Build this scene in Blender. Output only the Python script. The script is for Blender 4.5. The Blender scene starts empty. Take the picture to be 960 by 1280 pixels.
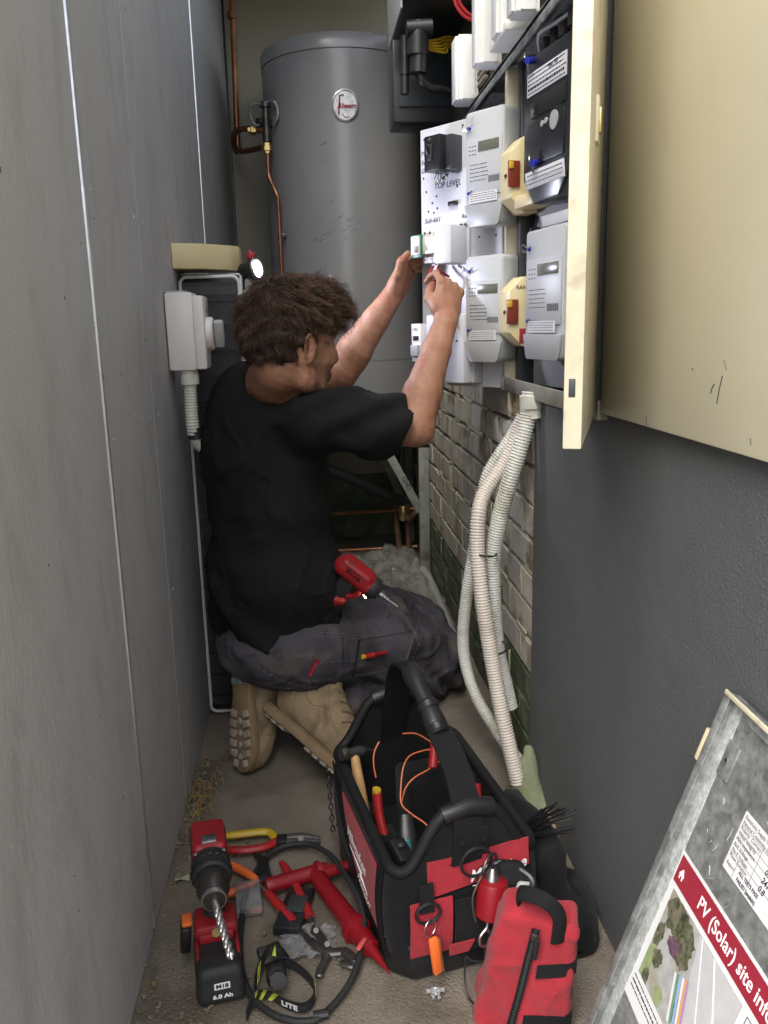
import bpy, bmesh, math, random
import numpy as np
from mathutils import Vector, Matrix, Euler
random.seed(7); np.random.seed(7)
R = math.radians
SC = bpy.context.scene
COL = SC.collection

# ---------------------------------------------------------------- camera
ax_x = Vector((0.99608, -0.08913, -0.02301))
def basis():
    F = 1040.0
    v = np.array([385-480, 408-640, F]); d1 = v/np.linalg.norm(v)
    w = np.array([110.0, 0, F]); w[1] = -(w[0]*v[0]+F*F)/v[1]
    dd = w/np.linalg.norm(w); up = -dd
    return np.stack([np.cross(d1, up), d1, up])
BM = basis()
cam_data = bpy.data.cameras.new('camera'); cam = bpy.data.objects.new('camera', cam_data); COL.objects.link(cam)
cam_data.sensor_fit = 'VERTICAL'; cam_data.sensor_height = 36.0; cam_data.lens = 1040/1280*36.0
cam_data.clip_start = 0.02; cam_data.clip_end = 500
cm = Matrix.Identity(4)
for r in range(3):
    cm[r][0] = BM[r][0]; cm[r][1] = -BM[r][1]; cm[r][2] = -BM[r][2]
cm.translation = (0, 0, 1.1)
cam.matrix_world = cm
SC.camera = cam

# ---------------------------------------------------------------- world, sun, exposure
SUN_EL, SUN_AZ = R(50), R(212)      # high, from behind the camera
world = bpy.data.worlds.new('World'); SC.world = world; world.use_nodes = True
wn = world.node_tree; wn.nodes.clear()
sky = wn.nodes.new('ShaderNodeTexSky'); sky.sky_type = 'NISHITA'; sky.sun_disc = False
sky.sun_elevation = SUN_EL; sky.sun_rotation = SUN_AZ; sky.dust_density = 3.0; sky.air_density = 1.0
hs = wn.nodes.new('ShaderNodeHueSaturation'); hs.inputs['Saturation'].default_value = 0.35
bg = wn.nodes.new('ShaderNodeBackground'); bg.inputs['Strength'].default_value = 0.12
wo = wn.nodes.new('ShaderNodeOutputWorld')
wn.links.new(sky.outputs[0], hs.inputs['Color']); wn.links.new(hs.outputs[0], bg.inputs['Color']); wn.links.new(bg.outputs[0], wo.inputs['Surface'])
sd = bpy.data.lights.new('sun', 'SUN'); sd.energy = 1.5; sd.angle = R(45); sd.color = (1.0, 0.95, 0.88)
sun = bpy.data.objects.new('sun', sd); COL.objects.link(sun)
sdir = Vector((math.sin(SUN_AZ)*math.cos(SUN_EL), math.cos(SUN_AZ)*math.cos(SUN_EL), math.sin(SUN_EL)))
sun.rotation_euler = sdir.to_track_quat('Z', 'Y').to_euler()
SC.view_settings.view_transform = 'Standard'; SC.view_settings.look = 'None'
SC.view_settings.gamma = 1.0; SC.view_settings.exposure = 1.55
SC.cycles.max_bounces = 8; SC.cycles.diffuse_bounces = 5
SC.cycles.use_denoising = True

# ---------------------------------------------------------------- materials
def lin(c):
    return tuple((x/12.92 if x <= .04045 else ((x+.055)/1.055)**2.4) for x in (v/255 for v in c))
MATS = {}
def mat(name, col, rough=.6, metal=0., var=.0, vscale=8., stretch=(1,1,1), bump=0., bscale=60., spec=.5, col2=None, patch=0., pscale=3., emis=None, estr=0., alpha=1., trans=0., coat=0., sheen=0., bstretch=(1,1,1), wave=None, coords='Object', sss=0., rvar=.12, world=False, grain=0., gscale=350.):
    m = bpy.data.materials.new(name); m.use_nodes = True; MATS[name] = m
    n = m.node_tree.nodes; l = m.node_tree.links; b = n['Principled BSDF']
    b.inputs['Base Color'].default_value = (*col, 1); b.inputs['Roughness'].default_value = rough
    b.inputs['Metallic'].default_value = metal; b.inputs['Specular IOR Level'].default_value = spec
    b.inputs['Coat Weight'].default_value = coat; b.inputs['Alpha'].default_value = alpha
    b.inputs['Transmission Weight'].default_value = trans; b.inputs['Sheen Weight'].default_value = sheen
    if sss: b.inputs['Subsurface Weight'].default_value = sss; b.inputs['Subsurface Radius'].default_value = (.012,.005,.003)
    if emis: b.inputs['Emission Color'].default_value = (*emis, 1); b.inputs['Emission Strength'].default_value = estr
    tc = n.new('ShaderNodeTexCoord'); src = tc.outputs['Object']
    if world:
        ge = n.new('ShaderNodeNewGeometry'); src = ge.outputs['Position']
    def noise(scale, st, det=6, dist=0):
        mp = n.new('ShaderNodeMapping'); mp.inputs['Scale'].default_value = st; l.new(src, mp.inputs[0])
        t = n.new('ShaderNodeTexNoise'); t.inputs['Scale'].default_value = scale; t.inputs['Detail'].default_value = det
        t.inputs['Distortion'].default_value = dist
        l.new(mp.outputs[0], t.inputs['Vector']); return t.outputs['Fac']
    def mixc(fac, a, bb, typ='MIX'):
        x = n.new('ShaderNodeMix'); x.data_type = 'RGBA'; x.blend_type = typ
        for s, v in ((x.inputs[0], fac), (x.inputs[6], a), (x.inputs[7], bb)):
            if hasattr(v, 'is_linked') or isinstance(v, bpy.types.NodeSocket): l.new(v, s)
            elif isinstance(v, (int, float)): s.default_value = v
            else: s.default_value = (*v, 1) if len(v) == 3 else v
        return x.outputs[2]
    def ramp(fac, a, bb):
        x = n.new('ShaderNodeMapRange'); x.inputs[1].default_value = a; x.inputs[2].default_value = bb; l.new(fac, x.inputs[0]); return x.outputs[0]
    cur = col
    if var:
        f = ramp(noise(vscale, stretch), .3, .7)
        cur = mixc(f, tuple(c*(1-var) for c in col), tuple(min(1, c*(1+var)) for c in col))
    if col2 is not None and patch:
        f = ramp(noise(pscale, stretch, 9, .6), .5-.02+.25*(1-patch)-.12, .62+.25*(1-patch)-.1)
        cur = mixc(f, cur, col2)
    if grain:
        gmr = n.new('ShaderNodeMapRange'); l.new(noise(gscale, (1,1,1), 3), gmr.inputs[0]); gmr.inputs[1].default_value = .3; gmr.inputs[2].default_value = .7; gmr.inputs[3].default_value = 1-grain; gmr.inputs[4].default_value = 1+grain
        vm = n.new('ShaderNodeVectorMath'); vm.operation = 'SCALE'; l.new(gmr.outputs[0], vm.inputs[3])
        if cur is col: vm.inputs[0].default_value = col
        else: l.new(cur, vm.inputs[0])
        cur = vm.outputs[0]
    if cur is not col: l.new(cur, b.inputs['Base Color'])
    if rvar:
        f = noise(vscale*2.3, stretch); rr = n.new('ShaderNodeMapRange'); rr.inputs[3].default_value = max(.03, rough-rvar); rr.inputs[4].default_value = min(1, rough+rvar)
        l.new(f, rr.inputs[0]); l.new(rr.outputs[0], b.inputs['Roughness'])
    if bump:
        h = noise(bscale, bstretch, 4)
        if False:
            mp = n.new('ShaderNodeMapping'); mp.inputs['Rotation'].default_value = (0, 0, R(45)); l.new(src, mp.inputs[0])
            w = n.new('ShaderNodeTexWave'); w.inputs['Scale'].default_value = wave; l.new(mp.outputs[0], w.inputs['Vector'])
            w2 = n.new('ShaderNodeTexWave'); w2.bands_direction = 'Y'; w2.inputs['Scale'].default_value = wave; l.new(mp.outputs[0], w2.inputs['Vector'])
            ad = n.new('ShaderNodeMath'); ad.operation = 'ADD'; l.new(w.outputs[1], ad.inputs[0]); l.new(w2.outputs[1], ad.inputs[1])
            a2 = n.new('ShaderNodeMath'); a2.operation = 'ADD'; l.new(ad.outputs[0], a2.inputs[0]); l.new(h, a2.inputs[1]); h = a2.outputs[0]
        bp = n.new('ShaderNodeBump'); bp.inputs['Strength'].default_value = 1.0; bp.inputs['Distance'].default_value = bump
        l.new(h, bp.inputs['Height']); l.new(bp.outputs[0], b.inputs['Normal'])
    return m

M_leftwall = mat('fibre_cement', (.455,.458,.460), .62, var=.05, vscale=3.0, stretch=(1,1,.4), bump=.0010, bscale=120, bstretch=(1,1,.35), col2=(.395,.397,.396), patch=.4, pscale=16, world=True, grain=.10, gscale=260)
M_alu = mat('aluminium', (.62,.65,.68), .32, .85, var=.1, vscale=30)
M_beige = mat('beige_paint', (.40,.375,.29), .55, var=.08, vscale=2, bump=.0008, bscale=40)
M_greenpaint = mat('green_paint', (.085,.115,.055), .6, var=.3, vscale=9, bump=.001, bscale=60, col2=(.17,.19,.12), patch=.4, pscale=9)
M_tank = mat('tank_grey', (.25,.253,.256), .24, .0, var=.07, vscale=3, col2=(.23,.233,.236), patch=.2, pscale=7, spec=.6, rvar=.04)
M_mortar = mat('mortar', (.20,.18,.14), .95, var=.35, vscale=25, bump=.004, bscale=50, world=True)
M_mortar_pale = mat('mortar_pale', (.42,.40,.27), .9, var=.2, vscale=25, bump=.003, bscale=60, world=True)
M_brick = mat('pale_brick', (.45,.415,.345), .85, var=.18, vscale=12, grain=.12, bump=.0025, bscale=80, col2=(.19,.15,.09), patch=.35, pscale=9, world=True)
M_brickg = mat('green_brick', (.075,.095,.05), .7, var=.25, vscale=12, bump=.0025, bscale=80, col2=(.16,.17,.11), patch=.3, pscale=12, world=True)
M_dark = mat('charcoal_render', (.092,.099,.103), .62, var=.10, vscale=2.5, bump=.0020, bscale=300, world=True, grain=.14, gscale=420)
M_brown = mat('brown_board', (.05,.038,.028), .7, var=.3, vscale=9, stretch=(1,.2,1), bump=.001, bscale=50, world=True)
M_cream = mat('cream_paint', (.59,.545,.40), .36, var=.06, vscale=3, bump=.0004, bscale=40, rvar=.07, world=True)
M_creamw = mat('cream_chipped', (.58,.535,.40), .42, var=.1, vscale=10, bump=.0006, bscale=60, col2=(.42,.38,.28), patch=.22, pscale=26, world=True)
M_creampl = mat('cream_plastic', (.62,.53,.30), .42, var=.07, vscale=6, bump=.0003)
M_concrete = mat('concrete', (.182,.156,.124), .9, var=.22, vscale=6, grain=.26, gscale=500, bump=.0040, bscale=200, col2=(.105,.088,.065), patch=.42, pscale=5, world=True)
M_white = mat('white_plastic', (.70,.67,.64), .38, var=.05, vscale=8, rvar=.05)
M_pvc = mat('pvc_conduit', (.58,.58,.53), .45, var=.1, vscale=10, col2=(.38,.36,.28), patch=.35, pscale=9)
M_pvcpink = mat('pvc_conduit_warm', (.56,.51,.45), .45, var=.1, vscale=10, col2=(.42,.37,.28), patch=.35, pscale=9)
M_moss = mat('mossy_concrete', (.17,.185,.115), .9, var=.25, vscale=20, bump=.003, bscale=70, col2=(.15,.19,.09), patch=.5, pscale=14)
M_panelw = mat('panel_white', (.56,.565,.60), .4, var=.04, vscale=5, rvar=.05)
M_meter = mat('meter_grey', (.42,.435,.44), .42, var=.04, vscale=10, rvar=.05, bump=.0002, bscale=300)
M_meterl = mat('meter_lower', (.34,.35,.355), .4, var=.04, vscale=10)
M_black = mat('black_plastic', (.012,.0125,.014), .38, var=.2, vscale=15, bump=.0003, bscale=200)
M_dgrey = mat('dark_grey_box', (.035,.04,.045), .4, var=.1, vscale=6)
M_steel = mat('galvanised', (.29,.30,.295), .42, .5, var=.3, vscale=60, grain=.18, gscale=160, col2=(.17,.18,.17), patch=.45, pscale=34, bump=.0005, bscale=60)
M_chrome = mat('steel', (.42,.42,.41), .36, 1., var=.15, vscale=30)
M_darksteel = mat('dark_steel', (.10,.095,.09), .4, .8, var=.3, vscale=40, bump=.0004)
M_copper = mat('copper', (.33,.15,.075), .42, .8, var=.35, vscale=14)
M_brass = mat('brass', (.55,.40,.16), .32, .9, var=.2, vscale=20)
M_red = mat('red_plastic', (.28,.010,.016), .45, col2=(.12,.02,.02), patch=.3, pscale=40, bump=.0004, bscale=200, var=.12, vscale=12, rvar=.06)
M_redtool = mat('red_insulation', (.33,.014,.016), .42, var=.1, vscale=12, rvar=.06)
M_redcloth = mat('red_fabric', (.32,.010,.022), .8, var=.16, vscale=26, bump=.0018, bscale=560, grain=.14, gscale=700, sheen=.1)
M_blackcloth = mat('black_fabric', (.0062,.0065,.0072), .95, spec=.2, var=.3, vscale=30, bump=.0016, bscale=480, grain=.25, gscale=600, sheen=.05)
M_webbing = mat('black_webbing', (.0075,.0078,.0088), .85, spec=.25, var=.2, vscale=10, bump=.0009, bscale=90, wave=160)
M_shirt = mat('black_shirt', (.0095,.0095,.010), .95, var=.15, vscale=6, bump=.0006, bscale=400, spec=.2)
M_trousers = mat('grey_trousers', (.060,.056,.067), .92, var=.2, vscale=9, bump=.0010, bscale=420, spec=.2, grain=.14, gscale=520, col2=(.10,.085,.075), patch=.28, pscale=13)
M_trousersd = mat('dark_trousers', (.022,.021,.027), .9, var=.18, vscale=9, bump=.0007, bscale=350, spec=.25)
M_stitch = mat('stitching', (.15,.145,.165), .8)
M_skin = mat('skin', (.33,.162,.095), .55, var=.12, vscale=14, sss=.04, bump=.0011, bscale=330, col2=(.30,.115,.070), patch=.4, pscale=16, rvar=.08, grain=.09, gscale=420)
M_hair = mat('brown_hair', (.075,.036,.018), .40, var=.5, vscale=26, spec=.5)
M_boot = mat('tan_nubuck', (.25,.185,.11), .95, grain=.16, var=.25, vscale=14, bump=.001, bscale=120, col2=(.13,.09,.055), patch=.4, pscale=12)
M_sole = mat('boot_sole', (.20,.135,.075), .8, var=.2, vscale=18, bump=.001, bscale=90)
M_lug = mat('sole_lug', (.28,.25,.20), .8, var=.2, vscale=30)
M_blueg = mat('sole_insert', (.20,.30,.33), .6)
M_orange = mat('orange_plastic', (.75,.15,.03), .4, var=.08)
M_yellow = mat('yellow_plastic', (.50,.33,.02), .4, var=.1)
M_wood = mat('hammer_wood', (.42,.24,.10), .55, var=.25, vscale=20, stretch=(4,4,.4))
M_woodblk = mat('painted_wood', (.55,.47,.30), .75, var=.2, vscale=20, bump=.001, col2=(.14,.09,.05), patch=.35, pscale=30)
M_teal = mat('teal_plastic', (.03,.19,.23), .35)
M_lime = mat('lime_print', (.55,.65,.06), .6)
M_ink = mat('ink', (.015,.015,.03), .6)
M_print = mat('white_print', (.8,.8,.8), .5)
M_paper = mat('paper', (.60,.60,.61), .6, var=.02)
M_green = mat('green_plastic', (.03,.17,.085), .4)
M_blue = mat('blue_seal', (.02,.03,.30), .35)
M_lcd = mat('lcd', (.12,.125,.095), .25)
M_redprint = mat('red_print', (.26,.018,.035), .45)
M_redlabel = mat('rust_label', (.17,.028,.014), .4, var=.2)
M_rubber = mat('rubber', (.018,.018,.019), .62, var=.2, bump=.0008, bscale=420, grain=.3, gscale=600)
M_clear = mat('clear_plastic', (.85,.87,.88), .12, trans=.85, rvar=.05)
M_sheet = mat('plastic_sheet', (.26,.25,.22), .3, trans=.25, var=.2, vscale=8, rvar=.1)
M_lens = mat('lamp_lens', (1,1,1), .3, emis=(.85,.92,1.), estr=22)
M_ledw = mat('led', (1,1,1), .3, emis=(1,.85,.6), estr=12)
M_debris = mat('dry_debris', (.24,.175,.11), .95, var=.5, vscale=90, grain=.25, world=True)
M_bolt = mat('bolt', (.12,.12,.12), .5, .6)
M_fins = mat('coil_fins', (.09,.092,.097), .45, .3, var=.15, vscale=40)
M_acwhite = mat('ac_casing', (.60,.61,.60), .38, var=.05)
M_kneepad = mat('ground_sheet', (.05,.05,.055), .7, bump=.001)
M_glassmeter = mat('meter_black', (.018,.019,.021), .3, var=.1, rvar=.05)
M_glossred = mat('gloss_red', (.21,.006,.012), .36, bump=.0003, bscale=60, grain=.1, rvar=.05)
M_soil = mat('oxidised_iron', (.14,.07,.045), .8, var=.4, vscale=30)

# ---------------------------------------------------------------- scene helpers
ROOTM = {}
def thing(name, label, cat, loc=(0,0,0), rot=None, group=None, M=None):
    o = bpy.data.objects.new(name, None); COL.objects.link(o); o.empty_display_size = .05
    if M is None:
        M = Matrix.Translation(loc)
        if rot is not None: M = M @ (Euler(rot).to_matrix().to_4x4() if not isinstance(rot, Matrix) else rot.to_4x4())
    o.matrix_world = M; ROOTM[o.name] = M.copy()
    o['label'] = label; o['category'] = cat
    if group: o['group'] = group
    return o
def rootm(o):
    while o is not None:
        if o.name in ROOTM: return ROOTM[o.name]
        o = o.parent
    return Matrix.Identity(4)
def tag(o, label=None, cat=None, group=None, kind=None):
    if label: o['label'] = label
    if cat: o['category'] = cat
    if group: o['group'] = group
    if kind: o['kind'] = kind
    return o
def meshobj(name, verts, faces, m, parent=None, smooth=True, world=False, ang=35):
    me = bpy.data.meshes.new(name)
    verts = np.asarray(verts, dtype=float)
    if world and parent is not None:
        Mi = np.array(rootm(parent).inverted()); verts = verts @ Mi[:3,:3].T + Mi[:3,3]
    if isinstance(faces, np.ndarray):
        nf, k = faces.shape
        me.vertices.add(len(verts)); me.vertices.foreach_set('co', verts.astype(np.float32).ravel())
        me.loops.add(nf*k); me.loops.foreach_set('vertex_index', faces.astype(np.int32).ravel())
        me.polygons.add(nf); me.polygons.foreach_set('loop_start', np.arange(0, nf*k, k, dtype=np.int32))
        me.update(calc_edges=True); me.validate()
    else:
        me.from_pydata([tuple(v) for v in verts], [], faces); me.update()
    if smooth:
        me.shade_smooth()
        if ang: me.set_sharp_from_angle(angle=R(ang))
    me.materials.append(m)
    o = bpy.data.objects.new(name, me); COL.objects.link(o)
    if parent is not None: o.parent = parent
    return o
class MB:
    """collects shapes; build() links them as one mesh object"""
    def __init__(s, T=None): s.v = []; s.f = []; s.T = T or Matrix.Identity(4)
    def add(s, vs, fs, T=None):
        n = len(s.v); TT = s.T @ T if T is not None else s.T
        s.v += [tuple(TT @ Vector(v)) for v in vs]; s.f += [tuple(i+n for i in f) for f in fs]; return s
    def box(s, c, d, bev=.0, rot=None, seg=2, taper=None):
        bm = bmesh.new(); bmesh.ops.create_cube(bm, size=1)
        for v in bm.verts:
            v.co = Vector((v.co.x*d[0], v.co.y*d[1], v.co.z*d[2]))
            if taper and v.co.z > 0: v.co.x *= taper[0]; v.co.y *= taper[1]
        if bev > 0: bmesh.ops.bevel(bm, geom=list(bm.edges), offset=min(bev, min(d)*.49), segments=seg, affect='EDGES', profile=.5)
        T = Matrix.Translation(c)
        if rot is not None: T = T @ (Euler(rot).to_matrix().to_4x4() if not isinstance(rot, Matrix) else rot.to_4x4())
        bm.verts.index_update(); s.add([v.co.copy() for v in bm.verts], [[v.index for v in f.verts] for f in bm.faces], T); bm.free(); return s
    def tube(s, pts, r, seg=10, cap=True, flat=None, closed=False):
        pts = [Vector(p) for p in pts]; n = len(pts)
        rs = [r]*n if isinstance(r, (int, float)) else list(r)
        vs = []; fs = []; prev = None
        for i, p in enumerate(pts):
            if closed: t = pts[(i+1) % n]-pts[i-1]
            else: t = pts[min(i+1, n-1)]-pts[max(i-1, 0)]
            t = t.normalized() if t.length > 1e-9 else Vector((0,0,1))
            if prev is None:
                a = Vector((0,0,1)) if abs(t.z) < .9 else Vector((1,0,0)); u = (a-t*a.dot(t)).normalized()
            else: u = prev-t*prev.dot(t); u = u.normalized() if u.length > 1e-6 else prev
            prev = u; w = t.cross(u)
            for k in range(seg):
                a = 2*math.pi*k/seg; q = p+u*math.cos(a)*rs[i]*(flat[0] if flat else 1)+w*math.sin(a)*rs[i]*(flat[1] if flat else 1); vs.append(q)
        for i in range(n if closed else n-1):
            for k in range(seg):
                a = i*seg+k; b = i*seg+(k+1) % seg; j = ((i+1) % n)*seg
                fs.append((a, b, j+(k+1) % seg, j+k))
        if cap and not closed:
            fs.append(tuple(range(seg))[::-1]); fs.append(tuple((n-1)*seg+k for k in range(seg)))
        return s.add(vs, fs)
    def cyl(s, p0, p1, r0, r1=None, seg=20): return s.tube([p0, p1], [r0, r0 if r1 is None else r1], seg)
    def lathe(s, p0, ax, prof, seg=28):
        """prof: list of (distance along axis, radius)"""
        p0 = Vector(p0); ax = Vector(ax).normalized()
        return s.tube([p0+ax*d for d, _ in prof], [max(r, .0003) for _, r in prof], seg) if len(set(round(d, 6) for d, _ in prof)) == len(prof) else s.lathe(p0, ax, [(d+i*1e-5, r) for i, (d, r) in enumerate(prof)], seg)
    def prism(s, poly, h, T=None, bev=0):
        bm = bmesh.new(); vs = [bm.verts.new((x, y, 0)) for x, y in poly]; f = bm.faces.new(vs)
        e = bmesh.ops.extrude_face_region(bm, geom=[f]); bmesh.ops.translate(bm, verts=[v for v in e['geom'] if isinstance(v, bmesh.types.BMVert)], vec=(0,0,h))
        bmesh.ops.recalc_face_normals(bm, faces=list(bm.faces))
        if bev: bmesh.ops.bevel(bm, geom=list(bm.edges), offset=bev, segments=2, affect='EDGES', profile=.5)
        bm.verts.index_update(); s.add([v.co.copy() for v in bm.verts], [[v.index for v in f.verts] for f in bm.faces], T); bm.free(); return s
    def sheet(s, rows, thick=0.):
        """grid of points -> surface (with thickness if asked)"""
        n = len(rows); m = len(rows[0]); g = [[Vector(p) for p in r] for r in rows]
        if not thick:
            return s.add([p for r in g for p in r], [(i*m+j, i*m+j+1, (i+1)*m+j+1, (i+1)*m+j) for i in range(n-1) for j in range(m-1)])
        nr = [[None]*m for _ in range(n)]
        for i in range(n):
            for j in range(m):
                a = g[min(i+1, n-1)][j]-g[max(i-1, 0)][j]; b = g[i][min(j+1, m-1)]-g[i][max(j-1, 0)]
                c = a.cross(b); nr[i][j] = c.normalized() if c.length > 1e-12 else Vector((0,0,1))
        top = [g[i][j]+nr[i][j]*thick/2 for i in range(n) for j in range(m)]; bot = [g[i][j]-nr[i][j]*thick/2 for i in range(n) for j in range(m)]
        o = n*m; F = []
        for i in range(n-1):
            for j in range(m-1):
                a, b, c, d = i*m+j, i*m+j+1, (i+1)*m+j+1, (i+1)*m+j
                F += [(d, c, b, a), (a+o, b+o, c+o, d+o)]
        for i in range(n-1): F += [(i*m, i*m+o, (i+1)*m+o, (i+1)*m)[::-1], (i*m+m-1, (i+1)*m+m-1, (i+1)*m+m-1+o, i*m+m-1+o)[::-1]]
        for j in range(m-1): F += [(j, j+1, j+1+o, j+o)[::-1], ((n-1)*m+j, (n-1)*m+j+o, (n-1)*m+j+1+o, (n-1)*m+j+1)[::-1]]
        return s.add(top+bot, F)
    def build(s, name, m, parent=None, world=False, smooth=True, ang=35):
        return meshobj(name, s.v, s.f, m, parent, smooth, world, ang)
def spline(pts, n=8, closed=False):
    P = [np.array(p, float) for p in pts]; out = []; N = len(P)
    for i in range(N if closed else N-1):
        if closed: a, b, c, d = P[i-1], P[i], P[(i+1) % N], P[(i+2) % N]
        else: a, b, c, d = P[max(i-1, 0)], P[i], P[i+1], P[min(i+2, N-1)]
        for k in range(n):
            t = k/n; out.append(.5*((2*b)+(-a+c)*t+(2*a-5*b+4*c-d)*t*t+(-a+3*b-3*c+d)*t**3))
    if not closed: out.append(P[-1])
    return [tuple(x) for x in out]
def frame(o, x, y):
    """matrix with origin o, x axis along x, y axis towards y, z = x cross y"""
    x = Vector(x).normalized(); y = Vector(y); y = (y-x*y.dot(x)).normalized(); z = x.cross(y)
    m = Matrix.Identity(4)
    for r in range(3): m[r][0] = x[r]; m[r][1] = y[r]; m[r][2] = z[r]; m[r][3] = o[r]
    return m
def text(name, s, size, T, m, parent, world=False, shear=0., bold=0., align='LEFT', depth=.0002, sx=1.):
    c = bpy.data.curves.new('t', 'FONT'); c.body = s; c.size = size; c.shear = shear; c.offset = bold; c.extrude = depth; c.align_x = align; c.align_y = 'CENTER'; c.resolution_u = 3
    o = bpy.data.objects.new('t', c); COL.objects.link(o)
    dg = bpy.context.evaluated_depsgraph_get(); me = bpy.data.meshes.new_from_object(o.evaluated_get(dg))
    bpy.data.objects.remove(o); bpy.data.curves.remove(c)
    me.transform(Matrix.Diagonal((sx, 1, 1, 1)))
    me.transform(T)
    if world and parent is not None: me.transform(rootm(parent).inverted())
    me.materials.clear(); me.materials.append(m)
    ob = bpy.data.objects.new(name, me); COL.objects.link(ob)
    if parent is not None: ob.parent = parent
    return ob

# ---------------------------------------------------------------- distance-field bodies (smooth unions turned into one surface)
class SDF:
    def __init__(s, lo, hi, h):
        s.lo = np.array(lo, float); s.h = h; s.n = np.ceil((np.array(hi)-s.lo)/h).astype(int)+1
        s.d = np.full(s.n, 1.0, np.float32)
    def sub(s, lo, hi):
        a = np.clip(np.floor((np.array(lo)-s.lo)/s.h).astype(int), 0, s.n); b = np.clip(np.ceil((np.array(hi)-s.lo)/s.h).astype(int)+1, 0, s.n)
        if np.any(b <= a): return None, None
        ax = [s.lo[i]+np.arange(a[i], b[i])*s.h for i in range(3)]
        P = np.stack(np.meshgrid(*ax, indexing='ij'), -1).astype(np.float32)
        return (slice(a[0], b[0]), slice(a[1], b[1]), slice(a[2], b[2])), P
    def put(s, sl, d, k, op):
        c = s.d[sl]
        if op == 'u':
            if k > 0: hh = np.clip(.5+.5*(c-d)/k, 0, 1); s.d[sl] = c*(1-hh)+d*hh-k*hh*(1-hh)
            else: s.d[sl] = np.minimum(c, d)
        else:
            if k > 0: hh = np.clip(.5-.5*(c+d)/k, 0, 1); s.d[sl] = c*(1-hh)-d*hh+k*hh*(1-hh)
            else: s.d[sl] = np.maximum(c, -d)
    def cone(s, a, b, ra, rb, k=.01, op='u', sq=None):
        a = np.array(a, float); b = np.array(b, float); m = max(ra, rb)+k+2*s.h
        sl, P = s.sub(np.minimum(a, b)-m, np.maximum(a, b)+m)
        if sl is None: return s
        ba = b-a; L2 = max(ba@ba, 1e-9); t = np.clip(((P-a)@ba)/L2, 0, 1)
        q = P-a-t[..., None]*ba
        if sq is not None:   # sq=(dir, factor): flatten along dir
            dv = np.array(sq[0], float); dv /= np.linalg.norm(dv); c = q@dv; q = q+dv*(c*(1/sq[1]-1))[..., None]
        d = np.sqrt((q*q).sum(-1))-(ra+(rb-ra)*t)
        s.put(sl, d, k, op); return s
    def chain(s, pts, rs, k=.01, **kw):
        for i in range(len(pts)-1): s.cone(pts[i], pts[i+1], rs[i], rs[i+1], k, **kw)
        return s
    def ell(s, c, r, M=None, k=.01, op='u'):
        c = np.array(c, float); r = np.array(r, float); m = r.max()+k+2*s.h
        sl, P = s.sub(c-m, c+m)
        if sl is None: return s
        q = P-c
        if M is not None: q = q@np.array(M)[:3,:3]
        k0 = np.sqrt(((q/r)**2).sum(-1)); k1 = np.sqrt(((q/(r*r))**2).sum(-1))+1e-9
        s.put(sl, k0*(k0-1)/k1, k, op); return s
    def box(s, c, r, M=None, rad=.01, k=.01, op='u', taper=None):
        c = np.array(c, float); r = np.array(r, float); m = np.linalg.norm(r)+k+2*s.h
        sl, P = s.sub(c-m, c+m)
        if sl is None: return s
        q = P-c
        if M is not None: q = q@np.array(M)[:3,:3]
        if taper is not None: q = q.copy(); f = 1+taper*(q[..., 2]/r[2]); q[..., 0] /= f; q[..., 1] /= f
        q = np.abs(q)-(r-rad)
        d = np.sqrt((np.maximum(q, 0)**2).sum(-1))+np.minimum(q.max(-1), 0)-rad
        s.put(sl, d, k, op); return s
    def warp(s, fn):
        ax = [s.lo[i]+np.arange(s.n[i])*s.h for i in range(3)]
        X, Y, Z = np.meshgrid(*ax, indexing='ij', sparse=True)
        near = np.abs(s.d) < .06
        s.d = np.where(near, s.d+fn(X, Y, Z), s.d).astype(np.float32); return s
    def mesh(s, smooth_it=1):
        d = s.d; ins = d < 0
        c = np.zeros(np.array(d.shape)-1, np.uint8)
        for i in (0,1):
            for j in (0,1):
                for k in (0,1): c += ins[i:i+c.shape[0], j:j+c.shape[1], k:k+c.shape[2]]
        act = (c > 0) & (c < 8); idx = -np.ones(c.shape, np.int64); ii = np.argwhere(act); idx[act] = np.arange(len(ii))
        acc = np.zeros((len(ii), 3)); cnt = np.zeros(len(ii))
        corners = [(i,j,k) for i in (0,1) for j in (0,1) for k in (0,1)]
        vals = {cc: d[ii[:,0]+cc[0], ii[:,1]+cc[1], ii[:,2]+cc[2]].astype(float) for cc in corners}
        for a in corners:
            for axn in range(3):
                if a[axn] == 0:
                    b = list(a); b[axn] = 1; b = tuple(b); va, vb = vals[a], vals[b]; m = (va < 0) != (vb < 0)
                    t = np.where(m, va/np.where(m, va-vb, 1), 0)
                    p = np.tile(np.array(a, float), (len(ii), 1)); p[:, axn] += t
                    acc += p*m[:, None]; cnt += m
        V = s.lo+(ii+acc/cnt[:, None])*s.h
        F = []
        for axn in range(3):
            o = [0,0,0]; o[axn] = 1; u, w = [(1,2),(2,0),(0,1)][axn]
            A = ins[:d.shape[0]-o[0], :d.shape[1]-o[1], :d.shape[2]-o[2]]; B = ins[o[0]:, o[1]:, o[2]:]
            e = np.argwhere(A != B); e = e[(e[:, u] > 0) & (e[:, w] > 0) & (e[:, u] < d.shape[u]-1) & (e[:, w] < d.shape[w]-1)]
            if not len(e): continue
            fl = A[e[:,0], e[:,1], e[:,2]]
            def g(du, dw):
                x = e.copy(); x[:, u] += du; x[:, w] += dw; return idx[x[:,0], x[:,1], x[:,2]]
            q = np.stack([g(-1,-1), g(0,-1), g(0,0), g(-1,0)], 1); q[~fl] = q[~fl][:, ::-1]; F.append(q)
        F = np.concatenate(F); F = F[(F >= 0).all(1)]
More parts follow.
